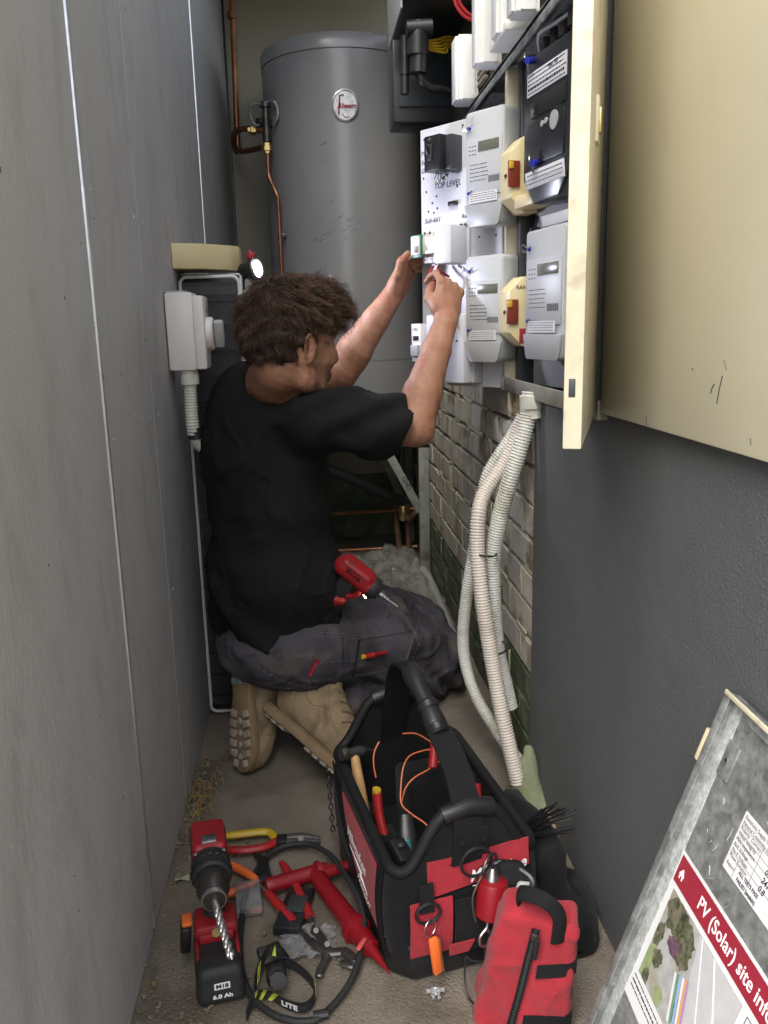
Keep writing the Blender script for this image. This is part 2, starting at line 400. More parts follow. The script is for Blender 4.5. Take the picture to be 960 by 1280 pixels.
        for _ in range(smooth_it):
            A = np.zeros_like(V); n = np.zeros(len(V))
            for a, b in ((0,1),(1,2),(2,3),(3,0)):
                np.add.at(A, F[:,a], V[F[:,b]]); np.add.at(A, F[:,b], V[F[:,a]]); np.add.at(n, F[:,a], 1); np.add.at(n, F[:,b], 1)
            V = V*.5+.5*A/np.maximum(n, 1)[:, None]
        return V, F
    def build(s, name, m, parent=None, world=False, it=1, deform=None):
        V, F = s.mesh(it)
        if deform is not None: V = deform(V)
        return meshobj(name, V, F, m, parent, True, world, None)
def vnoise(P, scale, seed=0):
    """cheap smooth value noise, vectorised"""
    rs = np.random.RandomState(seed); tab = rs.rand(4096)
    q = P*scale; i = np.floor(q).astype(int); f = q-i; f = f*f*(3-2*f); out = 0
    for a in (0,1):
        for b in (0,1):
            for c in (0,1):
                h = ((i[...,0]+a)*73856093 ^ (i[...,1]+b)*19349663 ^ (i[...,2]+c)*83492791) % 4096
                out = out+tab[h]*(f[...,0] if a else 1-f[...,0])*(f[...,1] if b else 1-f[...,1])*(f[...,2] if c else 1-f[...,2])
    return out-.5

# turns a point of the photograph into a place in the alley, on a plane of known depth / side / height
CAMP = Vector((0, 0, 1.1))
def ray(px, py): return Vector(BM @ np.array([px-480.0, py-640.0, 1040.0]))
def PY(px, py, y): r = ray(px, py); return CAMP+r*(y/r.y)
def PX(px, py, x): r = ray(px, py); return CAMP+r*(x/r.x)
def PZ(px, py, z): r = ray(px, py); return CAMP+r*((z-1.1)/r.z)

XL, XR, YB = -.335, .505, 4.3
# ---------------------------------------------------------------- floor
def grid_sheet(x0, x1, y0, y1, n, m, fn):
    xs = np.linspace(x0, x1, n); ys = np.linspace(y0, y1, m)
    V = [(x, y, fn(x, y)) for y in ys for x in xs]
    return V, np.array([(j*n+i, j*n+i+1, (j+1)*n+i+1, (j+1)*n+i) for j in range(m-1) for i in range(n-1)])
g = MB(); g.box((0, 0, -.06), (80, 80, .1))
tag(g.build('ground', M_concrete), kind='structure')
V, Fq = grid_sheet(-.5, .7, -.8, 4.4, 60, 240, lambda x, y: -.004+.0022*math.sin(x*9+y*3)*math.sin(y*5))
tag(meshobj('floor', V, Fq, M_concrete), kind='structure')
# dirt, chips and dry leaves along the walls
mb = MB()
def chip(x, y, s, z=0):
    a = random.random()*6.28; h = s*random.uniform(.15, .5)
    p = [(x+s*math.cos(a+k*2.1+random.uniform(-.4,.4))*random.uniform(.5,1), y+s*math.sin(a+k*2.1)*random.uniform(.5,1), z+random.uniform(0,h)) for k in range(3)]
    mb.add(p+[(x, y, z+h)], [(0,1,3),(1,2,3),(2,0,3),(0,2,1)])
for _ in range(520):
    y = random.uniform(1.0, 2.3); chip(XL+abs(random.gauss(0, .045))+.006, y, random.uniform(.0015, .006))
for _ in range(150):
    chip(random.gauss(-.26, .04), random.gauss(1.15, .09), random.uniform(.002, .008))
for _ in range(180):
    chip(random.uniform(-.3, .48), random.uniform(1.05, 2.5), random.uniform(.001, .0035))
for _ in range(160):
    chip(random.uniform(.25, .48), random.uniform(2.3, 3.6), random.uniform(.002, .008))
for _ in range(130):
    chip(random.gauss(-.31, .02), random.gauss(1.72, .12), random.uniform(.003, .012))
for _ in range(260):
    chip(random.gauss(.44, .03), random.uniform(1.15, 1.9), random.uniform(.001, .0045))
tag(mb.build('dry_debris', M_debris, smooth=False), kind='stuff')
mb = MB()
for _ in range(900):
    chip(random.uniform(-.33, .48), 1.0+2.2*random.random()**1.6, random.uniform(.0006, .0022))
tag(mb.build('dark_grit', mat('dark_grit', (.05,.042,.034), .95), smooth=False), kind='stuff')
mb = MB()
for _ in range(34):   # small dry leaves
    x, y = random.choice([(random.gauss(-.29,.025), random.uniform(1.1,2.2)), (random.gauss(.45,.02), random.uniform(1.5,3.0)), (random.uniform(-.2,.4), random.uniform(1.1,2.6))]); L_ = random.uniform(.007,.016); a_ = random.uniform(0,6.28); c_, s_ = math.cos(a_), math.sin(a_)
    rows = [[(x+c_*L_*(i/4-.5)-s_*w_*math.sin(math.pi*max(.02,min(.98,i/4)))*L_*.3, y+s_*L_*(i/4-.5)+c_*w_*math.sin(math.pi*max(.02,min(.98,i/4)))*L_*.3, .001+.25*L_*abs(w_)*.6+.1*L_*math.sin(i*1.7)**2) for w_ in (-1,0,1)] for i in range(5)]
    mb.sheet(rows, .0003)
tag(mb.build('dry_leaves', mat('dry_leaf', (.26,.15,.06), .8, var=.4, vscale=60, world=True)), kind='stuff')
mb = MB()
for k in range(34):   # curls of dried grass by the wall
    x, y = random.gauss(-.305, .016), random.gauss(1.83, .05); pts = [(x, y, 0)]
    for j in range(4): x += random.uniform(-.012, .014); y += random.uniform(-.014, .014); pts.append((x, y, random.uniform(.004, .035)))
    mb.tube(spline(pts, 3), .0009, 4)
tag(mb.build('dry_grass', mat('dry_grass', (.33,.22,.08), .9)), kind='stuff')

# ---------------------------------------------------------------- left wall
lw = thing('panel_wall', 'tall grey fibre cement panel wall running down the left side of the alley', 'wall', (XL, 0, 0))
edges = [.45, 1.385, 1.81, 2.985, YB]
for i in range(4):
    a, b = edges[i], edges[i+1]; gl = .0055 if i in (1, 3) else .0012; gr = .0055 if i in (0, 2) else .0012
    MB().box((XL-.008, (a+gl+b-gr)/2, 1.32), (.016, b-gr-a-gl, 2.64), .0012, seg=1).build('wall_panel', M_leftwall, lw, world=True, smooth=False)
MB().box((XL-.066, 2.375, 1.31), (.1, 3.85, 2.62)).build('backing', M_dgrey, lw, world=True, smooth=False)
for y in (1.385, 2.985):
    MB().box((XL-.004, y, 1.34), (.016, .0095, 2.60), .003).build('joint_strip', M_alu, lw, world=True)
MB().box((XL+.0005, YB-.012, 1.45), (.02, .012, 2.9), .002).build('end_trim', M_dgrey, lw, world=True)
# screw heads and small chips on the panels
for y in (1.43, 1.77, 1.86, 2.94):
    for z in (.12, .52, .92, 1.32, 1.72, 2.12):
        MB().cyl((XL-.001, y+random.uniform(-.004,.004), z), (XL+.0006, y, z), .0032, seg=10).build('screw_head', M_meterl if random.random() < .5 else M_leftwall, lw, world=True)
mb = MB()
for _ in range(26): 
    y, z = random.uniform(.9, 2.3), random.uniform(.05, 1.7); s_ = random.uniform(.0008, .0026); mb.box((XL+.0002, y, z), (.0012, s_, s_*random.uniform(.8,4)), .0003, rot=(random.uniform(-.3,.3),0,0))
tag(mb.build('chip_mark', M_dgrey, lw, world=True), kind='stuff')
# ---------------------------------------------------------------- back wall
bw = thing('end_wall', 'beige rendered wall closing the far end of the alley behind the tank', 'wall', (0, YB, 0))
MB().box((.1, YB+.06, 1.45), (1.1, .12, 2.9)).build('render', M_beige, bw, world=True, smooth=False)
MB().box((.1, YB-.002, .17), (1.1, .012, .34), .002).build('painted_base', M_greenpaint, bw, world=True)
# eaves over the far half of the alley
ev = thing('eave', 'brown boarded eave over the far end of the alley above the tank', 'roof', (0, 4, 2.7))
for k in range(8):
    MB().box((.1, 2.90+.19*k+.094, 2.70), (1.3, .183, .025), .002).build('board', M_brown, ev, world=True)
MB().box((.1, 2.88, 2.72), (1.3, .03, .16), .003).build('fascia', M_brown, ev, world=True)

# ---------------------------------------------------------------- brick wall on the right
br = thing('brick_wall', 'pale painted brick wall under the meter cabinet with its lowest courses painted green', 'wall', (XR, 3, 0))
PITCH, BL = .0855, .235
MB().box((XR+.0715, 3.065, .4725), (.13, 2.47, .945)).build('mortar', M_mortar, br, world=True, smooth=False)
vari = []
for k in range(5):
    bm = bmesh.new(); bmesh.ops.create_cube(bm, size=1)
    for v in bm.verts: v.co = Vector((v.co.x*.05, v.co.y*(BL-.011), v.co.z*(PITCH-.011)))
    bmesh.ops.bevel(bm, geom=list(bm.edges), offset=.0035, segments=2, affect='EDGES')
    bmesh.ops.subdivide_edges(bm, edges=[e for e in bm.edges if e.calc_length() > .05], cuts=2, use_grid_fill=True)
    for v in bm.verts:
        n = vnoise(np.array([[v.co.x, v.co.y+k, v.co.z]]), 22, k)[0]; v.co.x += n*.004; v.co.z += n*.002
    vari.append(bm)
def brick_mesh(bm, m, w=BL):
    me = bpy.data.meshes.new('brick'); bm.to_mesh(me); me.materials.append(m); me.shade_smooth(); me.set_sharp_from_angle(angle=R(50)); return me
ME = {('p', k): brick_mesh(vari[k], M_brick) for k in range(5)}; ME.update({('g', k): brick_mesh(vari[k], M_brickg) for k in range(5)})
smear = MB()
for c in range(11):
    z = (c+.5)*PITCH; off = 0 if c % 2 else BL/2
    for j in range(12):
        y = 1.835+off+(j-.0)*BL
        y0, y1 = y-BL/2, y+BL/2
        if y1 > 4.29: continue
        o = bpy.data.objects.new('brick', ME[('g' if z < .275 else 'p', random.randrange(5))]); COL.objects.link(o); o.parent = br
        sc = 1.0
        cy = y
        if y0 < 1.83: sc = (y1-1.835)/BL; cy = (1.835+y1)/2
        if sc < .15: COL.objects.unlink(o); bpy.data.objects.remove(o); continue
        o.location = (XR+.0235-XR+random.uniform(-.0018, .0018), cy-3, z); o.scale = (1, sc, 1); o.rotation_euler = (0, random.uniform(-.015, .015), random.uniform(-.008, .008))
        if random.random() < .8 and z > .2:
            smear.box((XR+.004, y1, z+random.uniform(-.01,.01)), (.014, random.uniform(.006,.013), PITCH*random.uniform(.6,1.0)), .002, rot=(random.uniform(-.06,.06), 0, 0))
for _ in range(34):
    y = random.uniform(1.85, 3.3); c = random.randrange(4, 11)
    smear.box((XR+.004, y, c*PITCH+random.uniform(-.004,.004)), (.012, random.uniform(.03,.14), random.uniform(.006,.014)), .003, rot=(random.uniform(-.08,.08), 0, 0))
tag(smear.build('mortar_smear', M_mortar_pale, br, world=True), kind='stuff')
for b in vari: b.free()

# ---------------------------------------------------------------- charcoal rendered wall, house wall above
dw = thing('rendered_wall', 'charcoal textured render wall on the right below the cream cabinet doors', 'wall', (XR, 1, 0))
def noisy_plate(x, y0, y1, z0, z1, n, m, amp, seed):
    ys = np.linspace(y0, y1, n); zs = np.linspace(z0, z1, m)
    P = np.array([(x, y, z) for z in zs for y in ys]); P[:, 0] += amp*vnoise(P, 9, seed)+amp*.4*vnoise(P, 40, seed+1)
    return P, np.array([(j*n+i, (j+1)*n+i, (j+1)*n+i+1, j*n+i+1) for j in range(m-1) for i in range(n-1)])
P_, F_ = noisy_plate(.499, -.3, 1.832, 0, .945, 200, 80, .0018, 3)
meshobj('render_face', P_, F_, M_dark, dw, world=True)
MB().box((.555, .766, .4725), (.108, 2.132, .945)).build('wall_core', M_dark, dw, world=True, smooth=False)
MB().box((.58, .525, 1.63), (.16, 1.65, 1.36)).build('upper_wall', M_dark, dw, world=True, smooth=False)
hw = thing('board_wall', 'dark brown boarded house wall above the meter cabinet', 'wall', (XR, 3, 1.7))
for k in range(4):
    z = 1.70+.15*k
    MB().box((.58, 2.83, z+.074), (.145+.0, 2.94, .145), .003, rot=(0, R(-1.5), 0)).build('board', M_brown, hw, world=True)
MB().box((.60, 3.47, 1.3225), (.15, 1.66, .75)).build('lower_wall', M_brown, hw, world=True, smooth=False)

# ---------------------------------------------------------------- meter cabinet
cb = thing('meter_cabinet', 'steel meter cabinet with cream frame set in the right wall, doors open', 'cabinet', (.5, 2, .945))
ZB, ZT = .945, 1.685
mb = MB(); mb.box((.672, 1.995, 1.315), (.012, 1.29, .75)); mb.box((.585, 2.643, 1.315), (.17, .012, .74)); mb.box((.585, 1.352, 1.315), (.17, .012, .74))
mb.build('cabinet_shell', M_dgrey, cb, world=True, smooth=False)
MB().box((.58, 1.995, ZT+.012), (.19, 1.3, .012), .002).box((.487, 1.995, ZT+.004), (.004, 1.3, .028), .001).build('top_flange', M_steel, cb, world=True)
MB().box((.58, 2.38, ZB-.004), (.19, .52, .01), .002).build('bottom_tray', M_steel, cb, world=True)
MB().box((.578, 1.735, ZB-.006), (.19, .73, .012), .002).box((.484, 1.735, ZB+.0045), (.006, .73, .034), .002).build('bottom_rail', mat('sill_paint', (.20,.195,.16), .5, var=.2, vscale=20), cb, world=True)
MB().box((.515, 2.105, 1.315), (.05, .022, .735), .002).build('stud', M_creamw, cb, world=True)
MB().box((.535, 2.062, 1.315), (.045, .03, .735), .003).build('divider', M_dgrey, cb, world=True)
MB().box((.521, 1.99, .905), (.055, .17, .062), .003).build('timber_block', M_woodblk, cb, world=True)
mb = MB()
for k in range(16):
    y0 = 2.1+random.uniform(.0,.5); z0 = random.uniform(.95, 1.66)
    mb.tube(spline([(.6, y0, z0), (.56+random.uniform(-.03,.05), y0+random.uniform(-.1,.1), z0+random.uniform(.0,.08)), (.58, y0+random.uniform(-.12,.12), z0-random.uniform(0,.15)), (.62, y0, z0+.05)], 6), .003, 6)
for k in range(14):
    y0 = random.uniform(1.95, 2.07); z0 = random.choice([1.25, 1.3, 1.62, 1.64, 1.5, 1.22])
    mb.tube(spline([(.56, y0, z0), (.52+random.uniform(-.01,.03), y0+random.uniform(-.03,.03), z0+random.uniform(-.03,.04)), (.54, y0+random.uniform(-.03,.03), z0-random.uniform(0,.06)), (.6, y0, z0)], 6), .0028, 6)
tag(mb.build('wiring', M_black, cb, world=True), kind='stuff')
mb = MB()
for k in range(9):
    y0 = random.uniform(2.2, 2.55); mb.box((random.uniform(.5,.6), y0, .957+random.uniform(0,.02)), (.015,.02,.02), .003, rot=(random.random()*3,random.random()*3,random.random()*3))
mb.build('terminal_offcuts', M_clear, cb, world=True)
for k in range(7): MB().cyl((.53, 1.9-.06*k, 1.685), (.53, 1.9-.06*k, 1.65), .011, seg=10).build('cable_gland', M_bolt, cb, world=True)

# hinged white panel, swung out of the far bay
U1 = Vector((-.6, .8, 0)); N1 = Vector((-.8, -.6, 0))
HP = Matrix(((U1.x, 0, N1.x, .485), (U1.y, 0, N1.y, 2.11), (0, 1, 0, 0), (0, 0, 0, 1)))   # x: along the panel, y: up, z: out of its face
def flip(M_, x, y, z=0):   # frame whose text runs left to right as seen from the front
    return M_ @ Matrix.Translation((x, y, z)) @ Matrix(((-1,0,0,0),(0,1,0,0),(0,0,1,0),(0,0,0,1)))
# text must not be mirrored: the panel's x axis runs right-to-left seen from the front, so use a right-handed frame instead
HPf = Matrix(((-U1.x, 0, N1.x, .485), (-U1.y, 0, N1.y, 2.11), (0, 1, 0, 0), (0, 0, 0, 1)))   # x to the right seen from the front
pn = thing('hinged_panel', 'white hinged switchboard panel swung out with handwritten TOP LEVEL and drilled holes', 'panel', M=HPf)
MB().box((-.1415, 1.265, -.005), (.283, .66, .01), .0015, seg=1).build('board', M_panelw, pn)
mb = MB()
for u, w in [(-.268,1.57),(-.262,1.44),(-.272,1.475),(-.255,1.39),(-.24,1.41),(-.235,1.385),(-.222,1.395),(-.262,1.50),(-.15,1.44),(-.16,1.405),(-.02,1.40),(-.075,1.31),(-.02,1.31),(-.24,1.50),(-.18,1.40),(-.225,1.425)]:
    mb.cyl((u, w, -.004), (u, w, .0006), .0028, seg=12)
mb.build('screw_hole', M_black, pn)
for s, u, w, sz, sh in [('TOP LEVEL', -.233, 1.449, .020, .15), ('Main', -.280, 1.536, .018, .2), ('Switch', -.280, 1.514, .016, .2), ('Gd 1', -.280, 1.493, .016, .2), ('Sub-661', -.270, 1.366, .018, .25)]:
    text('handwriting', s, sz, Matrix.Translation((u, w, .0006)), M_ink, pn, shear=sh)
text('handwriting', 'Range', .014, Matrix.Translation((-.135, 1.365, .0006)), M_ink, pn, shear=.2)
# small blank holes / rating plate at the middle of the panel
MB().box((-.135, 1.307, .004), (.066, .09, .008), .001).build('blank_plate', M_panelw, pn)
mb = MB()
for u in (-.128, -.113): mb.lathe((u, 1.341, .008), (0,0,1), [(0,.006),(.003,.006),(.003,.004),(.001,.004),(.001,.0001)], 16)
mb.build('terminal', M_chrome, pn)
MB().box((-.162, 1.400, .004), (.03, .011, .008), .001).build('seal_block', M_black, pn)

sb = thing('isolator_switch', 'black main switch box on the white hinged panel above TOP LEVEL', 'switch', M=HPf @ Matrix.Translation((-.172, 1.518, 0)))
MB().box((-.01, 0, .03), (.056, .085, .06), .004).build('housing', M_black, sb)
MB().box((.029, 0, .020), (.022, .082, .04), .003).build('side_cover', M_dgrey, sb)
MB().box((-.016, .002, .0615), (.017, .04, .006), .003).build('toggle_plate', M_dgrey, sb)
MB().box((-.016, .006, .068), (.007, .02, .012), .002, rot=(.4,0,0)).build('toggle', M_black, sb)
MB().cyl((-.016, .033, .06), (-.016, .033, .063), .004, seg=12).build('screw', M_chrome, sb)
mb = MB()
for k in range(5): mb.tube(spline([(-.02+.006*k, -.04, .03), (-.02+.01*k, -.06-.01*random.random(), .035+.01*random.random()), (-.012+.004*k, -.055, .02), (-.01+.003*k, -.045, .01)], 5), .0012, 5)
mb.build('seal_wire', M_chrome, sb)

def smart_meter(name, label, M_, w, h, skin, dark=False, group=None):
    """electricity meter; frame: x right, y up, z out; origin at its middle"""
    t = thing(name, label, 'meter', M=M_, group=group)
    d = .062
    bm = MB(); poly = [(-w/2+.006, h/2), (w/2-.006, h/2), (w/2, h/2-.008), (w/2, -h*.30), (w/2-.012, -h/2+.006), (w/2-.02, -h/2), (-w/2+.02, -h/2), (-w/2+.012, -h/2+.006), (-w/2, -h*.30), (-w/2, h/2-.008)]
    bm.prism(poly, d, Matrix.Identity(4), .005); bm.build('meter_case', skin, t)
    mb = MB(); mb.prism([(x*.985, -h*.30+(y+h*.30)*1.0) for x, y in poly if y <= -h*.29]+[(-w/2*.985, -h*.30)], .006, Matrix.Translation((0, -.001, d-.001)), .002); mb.build('terminal_cover', M_meterl if not dark else M_glassmeter, t)
    MB().box((0, h*.02, d+.0012), (w*.9, h*.5, .003), .001).build('face_plate', skin if not dark else M_glassmeter, t)
    lx = w*.12
    MB().box((lx, h*.19, d+.003), (w*.52, h*.085, .003), .0008).build('display', M_lcd if not dark else M_black, t)
    ink = M_ink if not dark else M_print
    mb = MB()
    for r_ in range(3):
        for c_ in range(3):
            mb.box((-w*.36+c_*w*.07, h*.20-r_*h*.035, d+.0029), (w*.035, .0022, .0004))
    for r_ in range(5):
        x0 = -w*.36; y0 = h*(.04-.034*r_)
        while x0 < w*.05: L = random.uniform(.004, .011); mb.box((x0+L/2, y0, d+.0029), (L, .0015, .0004)); x0 += L+.0022
    for c_ in range(18):
        mb.box((w*.12+c_*w*.016, -h*.10, d+.0029), (w*.008 if c_ % 3 else w*.004, h*.055, .0004))
    tag(mb.build('face_print', ink, t), kind='stuff')
    MB().box((.0, -h*.245, d+.0052), (w*.72, h*.09, .0004)).build('rating_label', M_paper, t)
    mb = MB()
    for r_ in range(4):
        x0 = -w*.33
        while x0 < w*.3: L = random.uniform(.003, .013); mb.box((x0+L/2, -h*(.215+.019*r_), d+.0056), (L, .0012, .0004)); x0 += L+.002
    tag(mb.build('label_print', M_ink, t), kind='stuff')
    for yy in (h*.36, -h*.20):
        MB().cyl((-w*.38, yy, d-.002), (-w*.38, yy, d+.007), .0038, seg=12).tube([(-w*.38, yy, d+.006), (-w*.26, yy+.004, d+.009)], .0012, 6).build('blue_seal', M_blue, t)
    mb = MB()
    for k in range(3): mb.tube(spline([(-w*.38, h*.36, d+.004), (-w*.45-.002*k, h*.40, d+.012), (-w*.5, h*.35+.003*k, d+.01), (-w*.42, h*.34, d+.005)], 5), .0009, 5)
    mb.build('seal_wire', M_chrome, t)
    return t
smart_meter('electricity_meter', 'pale grey meter on the hinged panel, upper one beside the black switch', HPf @ Matrix.Translation((-.004, 1.457, 0)), .122, .262, M_meter, group='grey meters in the cabinet')
smart_meter('electricity_meter', 'pale grey meter on the hinged panel, lower one beside the raised fist', HPf @ Matrix.Translation((-.005, 1.131, 0)), .122, .255, M_meter, group='grey meters in the cabinet')

# breakers on the panel
def breaker(t, x, y, m=M_white, w=.018, h=.085, d=.05, tg=M_green, z0=0):
    f = MB(); f.prism([(0,0),(.045,0),(.045,.022),(.062,.022),(.062,.063),(.045,.063),(.045,.085),(0,.085)], w*.96, Matrix(((0,0,1,x-w/2),(0,1,0,y-.0425),(1,0,0,z0),(0,0,0,1))), .0012)
    f.build('breaker_module', m, t)
b1 = thing('circuit_breaker_row', 'row of white breakers with a green framed switch in the fingers of the left hand', 'circuit breaker', M=HPf @ Matrix.Translation((-.172, 1.297, 0)))
for k in range(4):
    breaker(b1, -.052+.0185*k, 0, w=.0183)
MB().box((-.061, .0, .064), (.034, .058, .010), .002).build('green_switch_frame', M_green, b1)
MB().box((-.061, .002, .0705), (.029, .046, .008), .001).build('switch_face', M_white, b1)
MB().box((-.053, -.008, .077), (.010, .016, .012), .002, rot=(-.3,0,0)).build('toggle', M_meterl, b1)
MB().box((.033, -.003, .034), (.058, .092, .068), .003).build('cover_module', M_panelw, b1)
mb = MB()
for k in range(4):
    for yy in (.033, -.033): mb.cyl((-.052+.0185*k, yy, .044), (-.052+.0185*k, yy, .0457), .0036, seg=12)
mb.build('terminal_screw', M_dgrey, b1)
w1 = MB(); w1.tube(spline([(-.03, -.05, .035), (-.03, -.065, .05), (-.02, -.08, .06), (-.01, -.10, .05)], 6), .003, 8)
tag(w1.build('red_wire', M_redtool, b1))
MB().tube(spline([(-.012, -.05, .035), (-.004, -.062, .05), (.008, -.066, .052), (.02, -.08, .03)], 6), .003, 8).build('red_wire', M_redtool, b1)

b2 = thing('distribution_cover', 'white breaker cover low on the hinged panel below the fist', 'circuit breaker', M=HPf @ Matrix.Translation((-.135, 1.035, 0)))
MB().box((0, .0, .034), (.135, .175, .068), .006).build('cover', M_panelw, b2)
MB().box((.05, -.002, .018), (.05, .172, .036), .004).build('side_cover', M_meter, b2)
MB().box((-.018, .028, .07), (.062, .05, .006), .001).build('breaker_window', M_meter, b2)
MB().box((-.03, .024, .075), (.012, .028, .008), .001).build('toggle', M_white, b2)
MB().box((-.004, .024, .075), (.018, .016, .008), .001).build('toggle', M_green, b2)
MB().box((-.022, -.004, .075), (.022, .008, .008), .001).build('toggle', M_redtool, b2)
text('rating_print', '63A  30mA', .011, Matrix.Translation((-.052, -.035, .0685)), M_ink, b2)
text('rating_print', 'RANGE  SUB', .009, Matrix.Translation((-.052, -.055, .0685)), M_ink, b2)
MB().box((-.03, -.047, .0683), (.06, .04, .0004)).build('rating_label', M_paper, b2)
MB().cyl((.045, .02, .06), (.045, .02, .0695), .003, seg=10).build('screw', M_dgrey, b2)

b3 = thing('safety_switch', 'white CRD safety switch at the left edge of the hinged panel behind the forearm', 'circuit breaker', M=HPf @ Matrix.Translation((-.248, 1.05, 0)))
f = MB(); f.box((0, 0, .03), (.036, .10, .06), .002); f.build('housing', M_white, b3)
MB().box((-.0, -.02, .064), (.028, .03, .01), .002).build('toggle', M_meterl, b3)
text('rating_print', 'CRD', .011, Matrix.Translation((-.013, .035, .0605)), M_ink, b3)
MB().box((-.0, .012, .0605), (.02, .012, .002)).build('test_button', M_black, b3)

# right-hand bay: panel with black meter and pale meter, seen past the door edge
U2 = Vector((-.17, .98, 0)).normalized(); N2 = Vector((-U2.y, U2.x, 0))
H2 = Matrix(((-U2.x, 0, N2.x, .60), (-U2.y, 0, N2.y, 1.62), (0, 1, 0, 0), (0, 0, 0, 1)))
MB(H2).box((-.09, 1.31, -.012), (.6, .72, .01), .001).build('back_panel', M_meterl, cb, world=True)
bmeter = thing('black_meter', 'large black electricity meter at the top of the near bay beside the cream door edge', 'meter', M=H2 @ Matrix.Translation((-.195, 1.50, -.002)))
poly = [(-.112,.12),(-.10,.14),(.11,.14),(.11,-.10),(.06,-.155),(-.06,-.155),(-.112,-.10)]
f = MB(); f.prism(poly, .066, Matrix.Identity(4), .006); f.build('meter_case', M_glassmeter, bmeter)
MB().box((.0, .085, .0675), (.18, .045, .002), .0005).build('rating_label', M_paper, bmeter)
mb = MB()
for r_ in range(5):
    x0 = -.085
    while x0 < .08: L = random.uniform(.003, .016); mb.box((x0+L/2, .102-.0085*r_, .0689), (L, .002 if r_ != 3 else .005, .0004)); x0 += L+.0025
mb.build('label_print', M_ink, bmeter)
text('label_print', 'Atlas 10D', .011, Matrix.Translation((.01, .10, .0691)), M_ink, bmeter)
MB().box((.01, .035, .0675), (.16, .036, .003), .001).build('display', mat('dark_glass', (.02,.02,.02), .08), bmeter)
MB().box((0, -.035, .067), (.17, .085, .006), .002).build('face_plate', M_black, bmeter)
mb = MB(); mb.lathe((.045, -.008, .069), (0,0,1), [(0,.018),(.003,.018),(.003,.014),(.001,.013),(.001,.0001)], 24); mb.cyl((.01,-.002,.069),(.01,-.002,.0725),.006,seg=14); mb.cyl((-.008,-.004,.069),(-.008,-.004,.0725),.006,seg=14); mb.build('optical_port', M_meterl, bmeter)
MB().box((-.0, -.105, .068), (.18, .034, .003), .001, rot=(.1,0,0)).build('barcode_label', M_paper, bmeter)
mb = MB()
for r_ in range(3):
    x0 = -.08
    while x0 < .08: L = random.uniform(.003, .014); mb.box((x0+L/2, -.096-.009*r_, .0706+.0008*r_), (L, .0018, .0004)); x0 += L+.0025
mb.build('label_print', M_ink, bmeter)
for x, y in ((-.045, -.075), (-.075, .13)):
    mb = MB(); mb.cyl((x+.012, y, .068), (x+.022, y-.004, .086), .007, seg=12); mb.build('blue_seal', M_blue, bmeter)
    mb = MB()
    for k in range(4): mb.tube(spline([(x-.002*k, y-.018, .07), (x+.004, y+.006, .082), (x+.014, y+.004+.003*k, .088), (x+.006, y-.01, .075)], 5), .0011, 5)
    mb.build('seal_wire', M_chrome, bmeter)
MB().tube(spline([(-.07,.15,.05),(-.03,.17,.07),(.02,.175,.06),(.09,.18,.05)], 6), .004, 8).build('service_cable', M_meter, bmeter)
smart_meter('electricity_meter', 'pale grey meter low in the near bay beside the cream door edge', H2 @ Matrix.Translation((-.20, 1.155, -.002)), .19, .275, M_meter, group='grey meters in the cabinet')
pl = thing('white_shelf_card', 'white card shelf between the black meter and the pale meter', 'card', M=H2 @ Matrix.Translation((-.17, 1.315, .02)))
MB().box((0, 0, 0), (.16, .022, .05), .001, rot=(.25, 0, 0)).build('card', M_paper, pl)
# cream fuse holders on the stud
for zc, hh, lab, ext in ((1.425, .165, 'cream fuse holder with rust red tag, upper one on the cabinet stud', True), (1.122, .16, 'cream fuse holder marked RANGE with a red sticker, lower one on the cabinet stud', False)):
    t = thing('fuse_holder', lab, 'fuse holder', M=H2 @ Matrix.Translation((-.395, zc, .0)), group='cream fuse holders')
    f = MB(); f.prism([(-hh/2, 0), (hh/2, 0), (hh/2, .035), (hh*.3, .068), (-hh*.3, .068), (-hh/2, .035)], .062, Matrix(((0,0,1,-.031),(1,0,0,0),(0,1,0,0),(0,0,0,1))), .003); f.build('housing', M_creampl, t)
    MB().box((.034, .0, .062), (.006, .056, .028), .001).build('fuse_tag', M_redlabel, t)
    MB().box((.038, .018, .070), (.005, .016, .012), .003).build('yellow_seal', M_yellow, t)
    MB().box((.004, .0, .069), (.008, .008, .005), .001).build('slot', M_black, t)
    if ext: MB().box((.075, -.062, .03), (.10, .028, .055), .004).build('cover_skirt', M_creampl, t)
    else:
        MB().box((.0318, -.056, .030), (.0012, .035, .026), .0004).build('danger_sticker', M_redprint, t)
        text('handwriting', 'RANGE', .013, Matrix(((0,0,1,.0318),(0,1,0,.055),(-1,0,0,.052),(0,0,0,1))), M_ink, t)

# ---------------------------------------------------------------- cream doors
dn = thing('cabinet_door', 'cream steel cabinet door leaf standing open edge on with chipped paint', 'door', (.475, 1.36, ZB))
e0 = Vector((.478, 1.372, 0)); e1 = Vector((.327, .986, 0)); dv = (e1-e0); Ld = dv.length; dv.normalize(); nv = Vector((dv.y, -dv.x, 0))
if nv.x > 0: nv = -nv
T = Matrix(((dv.x, nv.x, 0, e0.x), (dv.y, nv.y, 0, e0.y), (0, 0, 1, 0), (0, 0, 0, 1)))
MB(T).box((Ld/2, .0115, ZB+.40), (Ld, .023, .80), .0022).build('leaf', M_creamw, dn, world=True)
MB(T).box((Ld-.13, -.001, 1.345), (.035, .006, .055), .002).build('latch_plate', M_creamw, dn, world=True)
MB(T).box((Ld-.13, -.0045, 1.345), (.012, .004, .03), .001).build('latch_slot', M_brass, dn, world=True)
for z in (1.03, 1.55): MB(T).cyl((-.004, .008, z), (-.004, .008, z+.07), .006, seg=10).build('hinge', M_creamw, dn, world=True)
